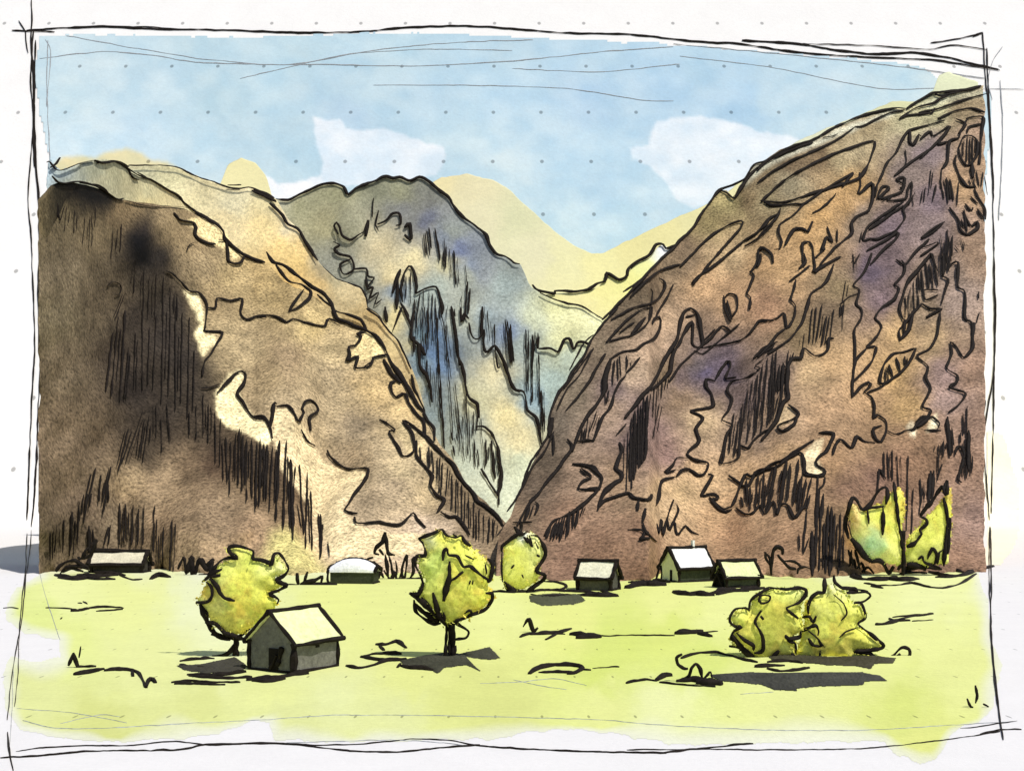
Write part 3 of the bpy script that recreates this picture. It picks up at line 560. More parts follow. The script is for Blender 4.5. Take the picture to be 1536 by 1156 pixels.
P.many("""5:640,0 560,90 490,190 440,290 380,370 350,430 300,490 270,560 245,640 240,730; 4:240,740 190,820 140,890 110,970 80,1060 30,1140 0,1180; 4:270,720 220,830 150,920 100,1020 50,1110 10,1170; 3.5:490,260 420,390 350,470 290,590; 10:262,640 252,700 245,745; 5:270,740 270,850; 6:350,760 380,800 360,840 290,940 230,1010 180,1080 130,1130 90,1200 60,1260; 3.5:360,370 440,220 500,160; 4:500,240 430,330 330,470;
5:570,270 530,330 480,420 410,520 340,600; 8:600,300 570,400 560,490 520,560 470,620 430,690 400,770 380,830; 6:620,500 600,570 550,640 530,700 500,770; 6:400,775 450,770 500,770; 6:600,300 670,260 750,245 790,210 850,180 880,120 880,60 850,70 840,100; 5:570,205 640,130 700,70 770,20 840,0; 5:570,205 640,185 720,165 790,120 830,60 840,0; 8:720,160 760,110 800,60; 5:650,150 690,120 740,90;
5:690,380 770,290; 4:690,390 650,440 620,500; 7:680,640 760,540 840,440 900,320 980,190 1000,100 1020,30 1060,10 1100,40 1115,110 1130,210 1100,235 1070,210 1070,90 1040,120 1000,200 960,270 940,370 880,440 830,480; 6:1030,60 1080,50; 4.5:940,430 1000,340 1060,280 1120,230 1180,180 1240,110 1290,140; 4:1140,190 1200,130; 4:1080,250 1130,270 1220,200 1340,100; 5.5:1120,240 1250,215 1340,195 1400,150 1460,80 1536,80; 
4:630,740 690,670; 6:650,780 665,830 640,870 630,930 660,950 670,980 620,1010 560,1060 535,1140 530,1160; 5.5:570,1110 690,1075 710,1075 740,1100 830,1110 840,1080; 5:765,1110 755,1170; 5.5:380,905 450,910 500,920 520,950 550,980 530,1050 460,1050 410,1045 440,1000 490,975 430,930; 6:530,1050 480,1100 430,1150 360,1200;
6:1200,420 1240,350 1275,310 1290,340 1260,410 1320,405; 6:1200,430 1150,415 1150,460 1180,500 1190,570 1130,590 1060,600 1130,640 1090,700 1110,770 1060,820 1040,850 1080,880 1160,900 1140,960 1100,970 1050,935 1010,940 980,975; 6.5:1160,965 1185,970 1160,1020 1120,1085 1180,1080 1220,1105 1180,1110 1220,1160 1260,1180 1300,1165; 5:1050,870 980,870 960,910 910,955 970,940; 5:970,980 900,1000 880,1050 880,1100 860,1145;
5:1440,375 1380,410 1300,430 1270,480 1300,530 1280,590 1240,650 1300,680 1270,730 1250,820 1230,900 1300,890 1340,860 1340,800 1390,815 1420,770 1480,720 1536,690; 5:1420,300 1480,240 1560,200; 5:1480,270 1540,225; 4:1440,370 1460,350 1430,340 1480,300; 3.5:900,1290 930,1200 960,1110; 5:950,1260 990,1170 980,1140""", 760, 460, 3.84)
P.hatch("""5:620,310-610,450;650,280-660,400;690,280-690,370;4:640,300-640,420;4:700,300-690,360;700,720-690,1060;5:720,640-710,1000;5:740,600-735,990;6:760,560-760,930;5:790,520-780,900;5:810,510-800,880;4:830,500-790,890;870,420-850,760;4:900,400-890,530;880,560-840,760;730,700-720,1050;775,560-770,920;750,640-745,960;920,400-910,480;4:850,460-840,600;
560,420-570,560;590,480-575,560;540,620-500,760;470,640-450,780;520,600-480,720;5:450,700-440,780;
1310,610-1280,820;4:1340,640-1310,860;1390,470-1340,830;1415,420-1385,780;1440,400-1400,720;1470,360-1430,740;1500,330-1470,700;1530,330-1510,640;1360,560-1340,800;1450,380-1420,760;6:1290,700-1285,840;5:1265,760-1250,850;4:1330,700-1310,860""", 760, 460, 3.84)
P.many("""6:0,590 60,540 130,495 240,445 340,410 450,350 560,300 680,260 790,240 860,244; 6.5:860,244 940,190 1020,150 1120,142 1230,128 1290,112; 4:560,345 600,345 690,300 760,268 850,248; 5:0,600 40,560 160,495 320,435; 3:380,410 430,400 465,385; 5:1020,160 1060,170 1100,160 1170,145; 4.5:820,300 860,270 920,235 1020,210 1050,185 1100,165; 4.5:820,300 870,280 1000,270 1020,240; 4.5:930,265 1050,240 1120,215 1200,190 1320,155;
5:0,670 80,610 200,540 340,480 460,420 560,350; 5.5:20,775 150,660 300,570 450,500 600,445 670,430 675,460 640,560 590,640 540,660 450,690 300,735 160,780 20,775; 6:40,780 100,800 220,790 270,790 370,720 450,670 555,610 530,640 490,690; 9:70,800 170,795; 4.5:135,815 110,870 60,920 0,990; 5:80,860 40,920 0,950; 5:270,790 200,860 130,910 125,960 140,1000 130,1050 95,1055; 6:0,1060 40,1045 80,1080 90,1130; 6.5:160,1030 210,940 260,935 290,950 320,890;
4:315,845 360,820 410,780 455,730; 5.5:590,610 595,680 580,735 660,670 665,750 640,830 580,860 545,900 545,960 500,1000 440,1050 360,1140; 5.5:270,1150 260,1090 260,1020 300,1010 320,1050 330,1100 390,1040 370,1060 400,980 430,1010 400,920; 4:460,940 460,1010; 5.5:680,750 690,680 720,620 750,550 800,490 830,430 870,370 950,345 1040,320 1080,310; 5.5:880,360 880,430 900,450 930,390 940,400; 5.5:940,420 1000,370 1010,400 1110,340 1070,400 1000,470 940,530 920,530; 5:1000,470 900,540 850,580 790,630; 5:1110,430 1040,450 1060,420; 4.5:850,480 860,540 840,590;
5:690,760 720,690 760,700 700,760 830,720 850,640 800,650 850,680 820,700; 5:720,770 780,740 750,770 850,760 870,700 890,660 880,760 840,820 850,870 800,940 700,990 650,990 610,1000 640,920 720,860 850,770; 5:640,940 740,870 840,800; 5:630,1060 740,1000 810,950 800,990 720,1060 650,1140; 6:1040,300 1140,255 1230,240 1310,265; 6:1200,300 1300,290 1290,400 1280,560; 5:1210,300 1170,380 1160,410 1110,430 1100,480 1095,550 1060,590; 5:1290,330 1220,350 1210,380; 5:1160,470 1190,400 1240,400 1270,440 1260,520 1210,570 1170,520 1160,470;
6:1145,510 1140,560 1170,640 1210,690 1260,690; 10:1240,550 1240,640; 5:1250,700 1270,750 1310,810 1315,880; 5:1230,750 1270,790; 5:1270,820 1300,870; 6.5:1110,810 1150,870 1170,940 1210,970 1270,930 1265,890 1230,920 1200,860 1180,830; 5:1200,790 1230,830 1240,810; 5:1080,890 1030,920 980,960 940,990 1000,960 1070,900; 5:940,1090 1030,1030 1040,1010 950,1040 990,990; 4.5:800,1110 850,1140 900,1080 970,1010; 5:1145,300 1200,330 1160,390""", 1136, 100, 3.84)
P.hatch("""1185,430-1185,530;4:1210,400-1205,550;4:1240,400-1240,550;1255,420-1250,500;4:1225,410-1222,560;5:1260,600-1280,690;4:1300,600-1290,690;4:1310,630-1325,740;1000,590-985,740;4:1030,680-1010,780;4:1060,590-1055,700;5:1050,640-1075,760;6:1090,640-1100,790;5:1110,650-1130,770;4:1160,660-1150,800;910,720-870,800;890,730-900,800;950,720-940,790;970,690-960,780;8:1190,820-1210,950;1055,970-1075,1120;4:1095,940-1095,1140;4:1080,1000-1080,1150;4:1125,970-1120,1090;1170,990-1190,1060;1140,1030-1160,1060;4:600,950-590,1010;6:1150,860-1180,930;5:1235,640-1260,700""", 1136, 100, 3.84)
P.many("""6:0,80 15,40 20,0; 5:270,0 280,50 240,90; 6:300,70 240,120 180,165; 5:220,150 210,210 190,265 220,300 210,370 170,430 155,345 110,375 0,400; 5.5:320,0 330,80 320,110 400,60 480,20; 9:330,110 370,70; 5.5:440,60 410,140 370,190 310,230 280,330 250,410 190,490 120,540 60,580; 5:0,600 60,540 110,470 165,430;
6:440,490 410,490 410,550 380,580 330,590 270,545 250,600 200,605 170,660 150,640; 7.5:180,640 170,770 180,830 150,860 110,960 60,1030 20,1080; 6:180,870 240,920 210,950 140,980 115,1000 150,1025 215,980 230,925; 5:660,0 620,100 560,170 555,190 590,210 570,290 600,320 600,370 560,440 565,560 550,720 545,830; 5:830,40 850,70 840,120 790,180 815,200 790,260 720,310 680,370 715,420 680,490 630,540 685,540 660,620 600,690 550,740; 4.5:630,545 570,610 560,680; 5.5:545,830 600,760 640,740 655,760 615,800; 4:480,290 530,250 580,230;
5.5:615,800 660,830 675,890 670,950 690,930 740,960 745,1020 710,1085 680,1060 670,1010 720,990; 5:750,1020 800,1040 850,1020 900,1010 930,970 980,940 1000,900 950,880 1000,780 970,710 985,650 920,590 990,550 1030,480 1050,380 1055,330; 5:905,545 850,565 780,580 730,640 705,740 740,745 830,680 880,620 915,545; 3.5:630,800 700,775 750,740; 5.5:820,500 820,440 860,390 900,340 950,290; 5.5:950,290 1000,320 1055,320 970,370; 6:1000,0 940,80 870,160 840,240 820,320 840,380; 5:1000,0 1040,100; 5:1040,210 960,210 970,270 1040,240; 6:820,500 870,440 900,350;
5:1060,130 1100,150 1080,220 1060,290; 5.5:1100,100 1110,70 1155,50 1155,190 1195,220 1195,370 1235,400 1240,540 1190,600 1150,540 1110,510 1120,570 1090,660 1150,700 1150,740 1105,770 1200,805 1160,870 1100,915; 9:1250,400 1245,480; 3.5:1275,220 1275,260; 3:1280,340 1265,400; 6:360,1035 440,1030 420,1090 390,1140; 6:910,970 950,940 980,950 920,1000 1000,940 1050,980 1040,1000; 4.5:960,1020 1060,1020""", 1136, 380, 3.84)
P.hatch("""4:340,310-320,520;4:375,290-340,510;4:400,360-370,530;4:440,320-420,490;500,270-490,440;10:480,300-480,360;510,160-490,280;60,600-20,1040;4:90,570-60,990;9:150,630-140,830;110,560-90,960;30,640-0,960;4:130,640-110,800;180,560-170,640;210,570-200,610;270,460-260,560;5:145,800-110,960;
7:760,640-780,710;7:800,600-825,680;8:850,590-850,640;5:735,670-740,740;880,200-890,320;4:920,130-930,310;4:970,50-990,200;4:1010,0-1040,190;1050,0-1050,120;4:850,250-860,320;8:985,130-985,200;10:850,380-845,460;9:1075,0-1070,130;4:1110,0-1100,100;4:945,90-960,260;900,160-905,330;870,230-875,390;1000,60-1015,210;
8:1095,940-1105,1090;5:1120,1000-1130,1100;5:1185,920-1190,1040;4:1210,880-1205,1050;4:1170,1030-1170,1090;4:1220,1030-1215,1150;4:1045,1100-1045,1150;4:1075,1080-1070,1150;550,0-560,110;5:590,0-560,60""", 1136, 380, 3.84)
P.many("""6:115,40 170,35 210,45 190,110 165,150 130,170 100,210 110,240 155,270 140,300 70,300 25,290 20,190 5,160 -40,180 -80,200 -130,240 -190,260 -270,280 -330,370 -440,300; 6:205,170 220,110 250,75 320,130 350,60 400,90 465,100; 5:155,310 150,350 110,390; 6:960,170 970,130 1000,125 1020,170 1000,250 980,320 1000,340; 5:880,230 850,330 ; 4:480,400 490,260 530,320""", 1200, 640, 4.128)
P.many("""6:305,280 330,270 340,150 365,40; 5.5:400,610 430,540 500,370 540,380 620,350 700,290 780,260 830,230 900,180 1030,100; 8:830,230 920,195; 6:920,200 950,230 960,340 990,365 1060,375 1110,345; 6.5:430,620 500,670 560,660 620,600 650,670 720,570 745,680 770,600 830,600 880,700 940,620 980,625; 7:200,515 270,515 300,545 260,550; 6:230,540 280,600 340,630 390,610; 9:470,540 480,610""", 1020, 640, 5.12)
P.hatch("""5:510,400-520,600;5:540,450-535,640;5:600,370-580,620;5:645,350-630,640;6:740,290-680,600;6:720,480-670,640;9:820,260-770,600;5:850,280-820,570;8:910,250-870,600;6:940,370-900,640;6:970,390-930,660;6:1010,390-960,620;5:1000,520-970,640;6:975,640-945,960;4:1060,380-1040,760;7:1060,480-1040,1000;6:1100,510-1090,700;5:1080,700-1070,1100;6:1140,600-1120,1120;6:1165,610-1150,1140;5:1190,670-1165,1100;5:1235,660-1225,1100;4:1250,820-1215,1130;12:1015,800-1020,1140;4:915,820-920,940;9:1080,600-1080,710;6:1130,850-1125,1060;4:1300,560-1270,800;5:1110,740-1100,1080;4:990,850-950,970""", 1020, 640, 5.12)
P.hatch("""5:490,260-480,400;5:520,150-520,310;4:540,150-550,330;4:570,140-575,330;600,170-610,380;4:670,180-660,640;4:700,380-690,660;4:745,320-750,480;760,370-740,540;8:810,270-800,460;7:830,270-820,440;4:855,160-855,310;4:890,90-885,190;8:925,0-928,180;4:950,60-955,120;8:1045,20-1045,280;4:1030,60-1030,320;5:1070,180-1060,290;6:910,330-890,400""", 1200, 640, 4.128)
P.many("""5.5:720,70 790,75 840,90 880,130 910,160 880,230 830,280 760,340 690,390 600,430 540,520; 5.5:770,100 800,130 840,150 790,180 760,220 790,235 880,215; 7:1030,0 1000,90 1035,130 1030,170 980,200 920,260 880,360; 6:890,340 930,300 1010,270 1080,250 1100,280 1200,295 1225,260; 6:1145,300 1130,360; 6:1190,350 1170,440; 5:1360,150 1290,170 1270,240 1260,320; 6:1070,490 1165,490 1180,520 1150,550 1220,535; 6:1170,440 1190,500 1260,560; 5:1260,450 1270,510 1290,420 1300,520 1325,420 1340,490 1370,430 1390,520 1440,460 1480,500 1530,520; 5:480,310 500,330 480,390; 7:440,340 410,430""", 690, 680, 4.267)
P.hatch("""6:580,470-550,540;6:610,440-580,550;6:640,420-600,550;7:670,400-640,555;7:700,370-680,540;6:730,360-720,480;5:760,350-740,470;5:790,330-770,400;5:620,430-600,530;6:660,400-620,540;5:710,380-690,520;6:450,330-420,420;7:340,440-460,440;6:390,420-400,520""", 690, 680, 4.267)
P.build('ink_contour', INK, rm)

# ------------------------------------------------------------------ barns and houses
def prism(poly, y0, y1):
    """closed solid: outline (x, z) pulled along y"""
    n = len(poly)
    v = [(x, y0, z) for x, z in poly] + [(x, y1, z) for x, z in poly]
    f = [tuple(range(n)), tuple(range(2 * n - 1, n - 1, -1))] + [(i, i + n, (i + 1) % n + n, (i + 1) % n) for i in range(n)]
    return v, f
def cord(pl, r):
    """a rough round beam along 3-D points"""
    p = np.array(pl, float)
    q = [p[0]]
    for a, b in zip(p[:-1], p[1:]):
        for t in np.linspace(0, 1, 6)[1:]: q.append(a + (b - a) * t)
    q = np.array(q); n = len(q)
    q[1:-1] += rng.normal(0, 0.12 * r, (n - 2, 3))
    t = np.gradient(q, axis=0); t /= np.linalg.norm(t, axis=1)[:, None] + 1e-9
    a = np.where(np.abs(t[:, 2:3]) > 0.9, np.array([[1.0, 0, 0]]), np.array([[0, 0, 1.0]]))
    s_ = np.cross(t, a); s_ /= np.linalg.norm(s_, axis=1)[:, None]; u = np.cross(s_, t)
    rr = r * (1 + 0.25 * rng.normal(0, 1, n).clip(-1.2, 1.2))
    v, f = [], []
    for k in range(6):
        th = math.pi / 3 * k
        v.append(q + rr[:, None] * (math.cos(th) * s_ + math.sin(th) * u))
    for k in range(6):
        b = (k + 1) % 6
        for i in range(n - 1): f.append((k * n + i, k * n + i + 1, b * n + i + 1, b * n + i))
    f += [tuple(k * n for k in range(6))[::-1], tuple(k * n + n - 1 for k in range(6))]
    return np.vstack(v), f
def part(name, vf, mat, root, cols=None):
    v, f = vf
    me = bpy.data.meshes.new(name); me.from_pydata([tuple(x) for x in v], [], [tuple(x) for x in f]); me.update()
    me.materials.append(mat)
    if cols is not None:
        a_ = me.color_attributes.new('Pigment', 'FLOAT_COLOR', 'POINT'); a = np.ones((len(v), 4)); a[:, :3] = cols; a_.data.foreach_set('color', a.ravel())
    o = bpy.data.objects.new(name, me); C.objects.link(o); o.parent = root
    return o
_wall_mats = {}
def flat_mat(name, c, scale=4.0, amount=0.28):
    k = (name, tuple(c))
    if k not in _wall_mats:
        _wall_mats[k] = paint(name, scale, amount, attr=False, base=tuple(lin(c)), bump=0.4)
    return _wall_mats[k]

def barn(name, label, cat, px, py, yaw, W, L, hw, hr, wall_c, roof_c, ink_r, over=0.3, arch=False, gable_c=None, door=None, posts=True, roof_amount=0.24, open_gable=False, group=None, windows=()):
    Y = ground_y(py); r = thing(name, label, cat, ((px - CX) / F * Y, Y, 0.02), group)
    r.rotation_euler = (0, 0, math.radians(yaw))
    if arch:
        top = [(W / 2 * math.cos(a), hw + (hr - hw) * math.sin(a)) for a in np.linspace(0, math.pi, 13)]
    else:
        top = [(W / 2, hw), (0, hr), (-W / 2, hw)]
    out = [(-W / 2, 0), (W / 2, 0)] + top
    wm = flat_mat('dark_plank_wash', wall_c, 3.0, 0.34)
    part('wall', prism([(-W / 2, 0), (W / 2, 0), (W / 2, hw), (-W / 2, hw)] if arch else out, -L / 2, L / 2), wm, r)
    if gable_c is not None:
        g_ = flat_mat('pale_gable_wash', gable_c, 3.0, 0.12)
        part('gable_wall', prism([(x * 0.985, z * 0.985 + 0.01) for x, z in out], -L / 2 - 0.05, -L / 2 - 0.004), g_, r)
    # roof: thick sheet following the top outline, overhanging all round
    t = 0.13; e = over
    tp = np.array(top)
    if arch:
        o_ = [(x * (1 + 0.10), z + 0.05 + 0.12 * (z - hw) / (hr - hw)) for x, z in top]
        i_ = [(x * 1.0, z + 0.004) for x, z in top]
    else:
        s_ = (hr - hw) / (W / 2)
        o_ = [(W / 2 + e, hw - e * s_ + t), (0, hr + t + 0.05), (-W / 2 - e, hw - e * s_ + t)]
        i_ = [(W / 2 + e, hw - e * s_), (0, hr + 0.004), (-W / 2 - e, hw - e * s_)]
    prof_ = o_ + i_[::-1]
    n = len(prof_)
    # sagging, slightly uneven roof
    y0, y1 = -L / 2 - e, L / 2 + e
    ys = np.linspace(y0, y1, 9)
    v = []; f = []
    for y in ys:
        q_ = 2 * (y - y0) / (y1 - y0) - 1
        for x, z in prof_: v.append((x + rng.normal(0, .012), y, (hw + (z - hw) * (1 - 0.62 * abs(q_) ** 2.4)) if arch and z > hw else z - 0.05 * math.sin((y - y0) / (y1 - y0) * math.pi)))
    for j in range(len(ys) - 1):
        for i in range(n): f.append((j * n + i, (j + 1) * n + i, (j + 1) * n + (i + 1) % n, j * n + (i + 1) % n))
    f += [tuple(range(n))[::-1], tuple((len(ys) - 1) * n + i for i in range(n))]
    roof = part('roof', (v, f), flat_mat('roof_wash', roof_c, 3.0, roof_amount), r)
    k = ink_r
    if arch:
        for y in (y0, y1):
            part('roof_edge', cord([(x, y, hw + (z - hw) * 0.38 if z > hw else z) for x, z in o_], k), INK, r)
        part('ridge_beam', cord([(0, y, hw + (o_[6][1] - hw) * (1 - 0.62 * abs(2 * (y - y0) / (y1 - y0) - 1) ** 2.4) + 0.03) for y in np.linspace(y0, y1, 9)], k * .7), INK, r)
    else:
        for y in (y0, y1):
            part('verge_board', cord([o_[0] and (o_[0][0], y, o_[0][1]), (0, y, o_[1][1])], k), INK, r)
            part('verge_board', cord([(o_[2][0], y, o_[2][1]), (0, y, o_[1][1])], k), INK, r)
        part('ridge_beam', cord([(0, y0 - k, o_[1][1]), (0, y1 + k, o_[1][1])], k * 1.1), INK, r)
        part('eaves_board', cord([(o_[0][0], y0 - k, o_[0][1] - t / 2), (o_[0][0], y1 + k, o_[0][1] - t / 2)], k), INK, r)
        part('eaves_board', cord([(o_[2][0], y0, o_[2][1] - t / 2), (o_[2][0], y1, o_[2][1] - t / 2)], k), INK, r)
    if posts:
        for x in (-W / 2, W / 2):
            for y in (-L / 2, L / 2):
                part('corner_post', cord([(x, y, -0.02), (x, y, hw - 0.05)], k * 1.05), INK, r)
    part('sill_beam', cord([(-W / 2, -L / 2 - .02, 0.05), (W / 2, -L / 2 - .02, 0.05)], k * .7), INK, r)
    part('sill_beam', cord([(W / 2 + .02, -L / 2, 0.05), (W / 2 + .02, L / 2, 0.05)], k * .8), INK, r)
    if door:
        x0, x1, h = door
        part('door', prism([(x0, 0), (x1, 0), (x1, h), (x0, h)], -L / 2 - 0.09, -L / 2 - 0.055), flat_mat('door_black', (30, 26, 22), 4, 0.3), r)
    for (side, a, b, z0, z1) in windows:
        if side == 'r':
            v = [(W / 2 + .01, a, z0), (W / 2 + .01, b, z0), (W / 2 + .01, b, z1), (W / 2 + .01, a, z1), (W / 2 + .05, a, z0), (W / 2 + .05, b, z0), (W / 2 + .05, b, z1), (W / 2 + .05, a, z1)]
            part('window', (v, [(0, 1, 2, 3), (7, 6, 5, 4), (0, 4, 5, 1), (1, 5, 6, 2), (2, 6, 7, 3), (3, 7, 4, 0)]), flat_mat('window_black', (34, 30, 27), 4, 0.2), r)
    return r

b = barn('barn', 'small dark grey barn with a pale yellow roof beside the round tree in front', 'barn', 441, 1001, -32, 3.9, 4.1, 2.0, 3.7, (118, 116, 108), (230, 234, 176), 0.145, over=0.26, door=(-0.2, 0.6, 1.5), windows=[('r', -0.1, 0.25, 1.45, 1.6)])
part('corner_board', cord([(1.93, -2.12, 0.0), (1.93, -2.12, 1.9)], 0.22), INK, b)
part('door_brace', cord([(0.62, -2.2, 0.45), (1.0, -2.2, 1.6)], 0.15), INK, b)
part('door_brace', cord([(0.0, -2.22, 0.2), (0.55, -2.22, 1.1)], 0.11), INK, b)
barn('barn', 'low long barn with black roof top and cream eaves at the dark brown mountain', 'barn', 180, 858, 88, 3.0, 7.8, 1.5, 3.1, (66, 62, 56), (222, 214, 186), 0.33, over=0.35)
barn('barn', 'small barn with a rounded white roof beside the dark pointed conifer', 'barn', 532, 874, 82, 3.0, 5.8, 1.45, 3.1, (60, 64, 50), (234, 234, 236), 0.22, over=0.3, arch=True, posts=False)
barn('barn', 'grey hut with a flat white roof standing beside the small yellow tree', 'barn', 897, 884, 64, 2.8, 4.3, 1.7, 3.4, (88, 86, 80), (246, 242, 214), 0.25, over=0.3)
h = barn('house', 'tall white gabled house with a dark side wall below the brown mountain', 'house', 1030, 871, -60, 3.8, 5.6, 2.1, 4.4, (62, 66, 54), (248, 248, 244), 0.24, over=0.35, gable_c=(238, 238, 190), door=(0.0, 0.5, 1.6))
part('chimney', prism([(-0.2, 4.0), (0.2, 4.0), (0.2, 5.5), (-0.2, 5.5)], 0.9, 1.25), flat_mat('chimney_white', (240, 238, 230)), h)
s5 = barn('shed', 'open shed with a pale green roof and black posts between house and round bushes', 'shed', 1105, 880, -66, 2.5, 4.8, 1.6, 3.2, (70, 74, 62), (228, 234, 176), 0.24, over=0.35, door=(-0.9, 0.8, 1.7))
part('brace', cord([(-1.3, -2.75, 0.1), (0.2, -2.75, 2.3)], 0.17), INK, s5); part('brace', cord([(0.9, -2.75, 0.1), (-0.3, -2.75, 1.9)], 0.15), INK, s5)

# ------------------------------------------------------------------ trees: rounded crowns set with leaves, dark trunks and twigs
M_LEAF = paint('foliage_wash', 4.2, 0.26, bump=0.15, detail=3)
def crown(root, poly, D, cols, depthk=0.38, seed=1, leaves=900, leaf=0.15, tint=1.0, name='crown'):
    poly = np.array(poly, float)
    # many-cornered outline -> a bulging body, thickest in the middle
    gx = np.arange(poly[:, 0].min(), poly[:, 0].max() + 2, 2.0); gy = np.arange(poly[:, 1].min(), poly[:, 1].max() + 2, 2.0)
    PX, PY = np.meshgrid(gx, gy, indexing='ij')
    ex = PX + 2.5 * fbm(PX / 8, PY / 8 + seed); ey = PY + 2.5 * fbm(PX / 8 + 30, PY / 8 + seed)
    ins = inside(ex, ey, poly); d = np.where(ins, edge_dist(ex, ey, poly), 0)
    Rm = d.max(); u = np.clip(d / Rm, 0, 1)
    t = np.sqrt(np.clip(1 - (1 - u) ** 2, 0, 1)) * Rm * depthk * (1 + 0.14 * fbm(PX / 17 + seed, PY / 17, 3)) + 0.5
    mpp = D / F
    c = (0.80 * wash(PX, PY, cols, warp=6, power=3.4) + 0.20 * lin((222, 222, 140))) * tint * 1.95
    c = c * (1 + np.clip(0.3 * fbm(PX / 12, PY / 12 + seed * 3, 3), -.12, .12))[..., None]
    Vf = at(PX, PY, D - t * mpp); Vb = at(PX, PY, D + t * mpp)
    idx = np.arange(PX.size).reshape(PX.shape)
    fo = ins[:-1, :-1] & ins[1:, :-1] & ins[1:, 1:] & ins[:-1, 1:]
    q = np.stack([idx[:-1, :-1], idx[:-1, 1:], idx[1:, 1:], idx[1:, :-1]], -1)
    ff = q[fo]; fb = ff[:, ::-1] + PX.size
    # close the rim
    cnt = {}
    for a in ff:
        for i in range(4):
            k = (a[i], a[(i + 1) % 4]); cnt[k] = cnt.get(k, 0) + 1
    rim = [(k[1], k[0], k[0] + PX.size, k[1] + PX.size) for k in cnt if (k[1], k[0]) not in cnt]
    V = np.concatenate([Vf.reshape(-1, 3), Vb.reshape(-1, 3)]); cc = np.concatenate([c.reshape(-1, 3)] * 2)
    faces = [tuple(a) for a in ff] + [tuple(a) for a in fb] + rim
    # leaves all over the body
    ii = np.nonzero(ins.ravel())[0]
    wt = np.exp(-d.ravel()[ii] / 3.0); pick = rng.choice(ii, leaves, p=wt / wt.sum()); sgn = rng.choice([0, 0, 0, 1], leaves)
    P0 = V[pick + sgn * PX.size] + rng.normal(0, 0.10, (leaves, 3)) * np.array([1, 1, 1])
    P0[:, 1] += np.where(sgn == 0, -1, 1) * rng.uniform(0, .18, leaves)
    a1 = rng.normal(0, 1, (leaves, 3)); a1 /= np.linalg.norm(a1, axis=1)[:, None]
    b1 = np.cross(a1, rng.normal(0, 1, (leaves, 3))); b1 /= np.linalg.norm(b1, axis=1)[:, None]
    sz = leaf * rng.uniform(0.5, 1.3, leaves)[:, None]
    L_ = np.stack([P0 - a1 * sz, P0 + b1 * sz * .5, P0 + a1 * sz, P0 - b1 * sz * .5], 1).reshape(-1, 3)
    n0 = len(V); V = np.concatenate([V, L_]); lc = cc[pick] * rng.uniform(0.55, 0.9, (leaves, 1))
    cc = np.concatenate([cc, np.repeat(lc, 4, 0)])
    faces += [(n0 + 4 * i, n0 + 4 * i + 1, n0 + 4 * i + 2, n0 + 4 * i + 3) for i in range(leaves)]
    used = np.unique(np.concatenate([np.array(f) for f in faces])); re = np.full(len(V), -1); re[used] = np.arange(len(used))
    o = mesh(name, V[used], [[int(re[i]) for i in f] for f in faces], M_LEAF, root, cols=cc[used] * 0.9)
    tm = t * ins
    for _ in range(3):
        q_ = np.pad(tm, 1, mode='edge'); tm = np.maximum.reduce([q_[:-2, 1:-1], q_[2:, 1:-1], q_[1:-1, :-2], q_[1:-1, 2:], tm])
    def place(px, py):
        ix = np.clip(np.round((px - gx[0]) / 2).astype(int), 0, len(gx) - 1); iy = np.clip(np.round((py - gy[0]) / 2).astype(int), 0, len(gy) - 1)
        tt = np.where((px < gx[0]) | (px > gx[-1]) | (py < gy[0]) | (py > gy[-1]), 0, tm[ix, iy])
        k = np.ones(5) / 5
        tt = np.convolve(np.pad(tt, 2, mode='edge'), k, 'valid') if len(tt) > 5 else tt
        return at(px, py, D - tt * mpp - 0.12), np.full(np.shape(px), mpp)
    return o, place
def stand(D):
    def f(px, py):
        P = at(px, py, D + 0.25 * fbm(px / 20, py / 20)); P[..., 2] = np.maximum(P[..., 2], 0.03)
        return P, np.full(np.shape(px), D / F)
    return f
def root_at(name, label, cat, px, py, group=None):
    Y = ground_y(py)
    return thing(name, label, cat, ((px - CX) / F * Y, Y, 0.0), group), Y

# round tree behind the barn
r, D = root_at('tree', 'round yellow green tree with an orange middle standing behind the small dark barn', 'tree', 352, 984)
o, pl = crown(r, pts("320,190 360,170 480,200 500,262 600,292 630,222 700,300 725,330 640,390 715,430 600,480 660,540 625,600 530,690 480,720 420,760 360,775 290,740 210,690 160,620 110,545 150,460 195,370 220,310 330,250", 270, 780, 4.447), D,
    ctrl("350,832,196,192,90 380,840,160,170,62 400,850,190,200,110 340,850,160,166,70 330,870,172,176,88 370,870,176,174,52 400,872,178,178,60 360,895,206,176,48 375,905,226,184,54 355,910,214,170,44 400,895,196,176,48 412,910,220,180,50 310,888,206,156,34 325,910,170,168,90 345,930,168,160,60 310,905,196,190,100 370,940,184,170,62 350,955,150,146,54 330,935,184,176,80 425,850,196,204,120"), seed=2, leaves=420)
P = Pen(pl, step=2.5, scale=0.95); P.many("""5.5:110,545 150,552 195,540 215,500 205,440 175,410; 6:145,410 185,380 225,320 270,270 330,250 380,255 330,215 325,185 370,172 430,182 490,205 485,255 530,262 590,280 610,295 625,230 660,220 700,270 725,325 690,370 645,395 680,420 715,432 650,470 595,488 635,510 660,530 645,558;6:200,385 250,440 265,480 300,520 365,535; 9:130,560 160,620 185,680 220,740 280,775 340,790; 8:170,680 240,690 300,750 360,770 430,790; 7:205,760 280,780 420,795; 6:60,250 100,350 130,260 180,330 220,270 205,360 280,325 190,370 270,370""", 270, 780, 4.447)
P.build('ink_twig', INK, r)
P = Pen(stand(D), step=2.5, flat=1); P.stroke(pts("375,770 378,830 370,870 355,905", 270, 780, 4.447), 11, 0.9); P.stroke(pts("378,800 350,860 310,895 250,915 215,940", 270, 780, 4.447), 7); P.stroke(pts("370,790 440,740 490,700", 270, 780, 4.447), 8); P.stroke(pts("375,850 390,915", 270, 780, 4.447), 7)
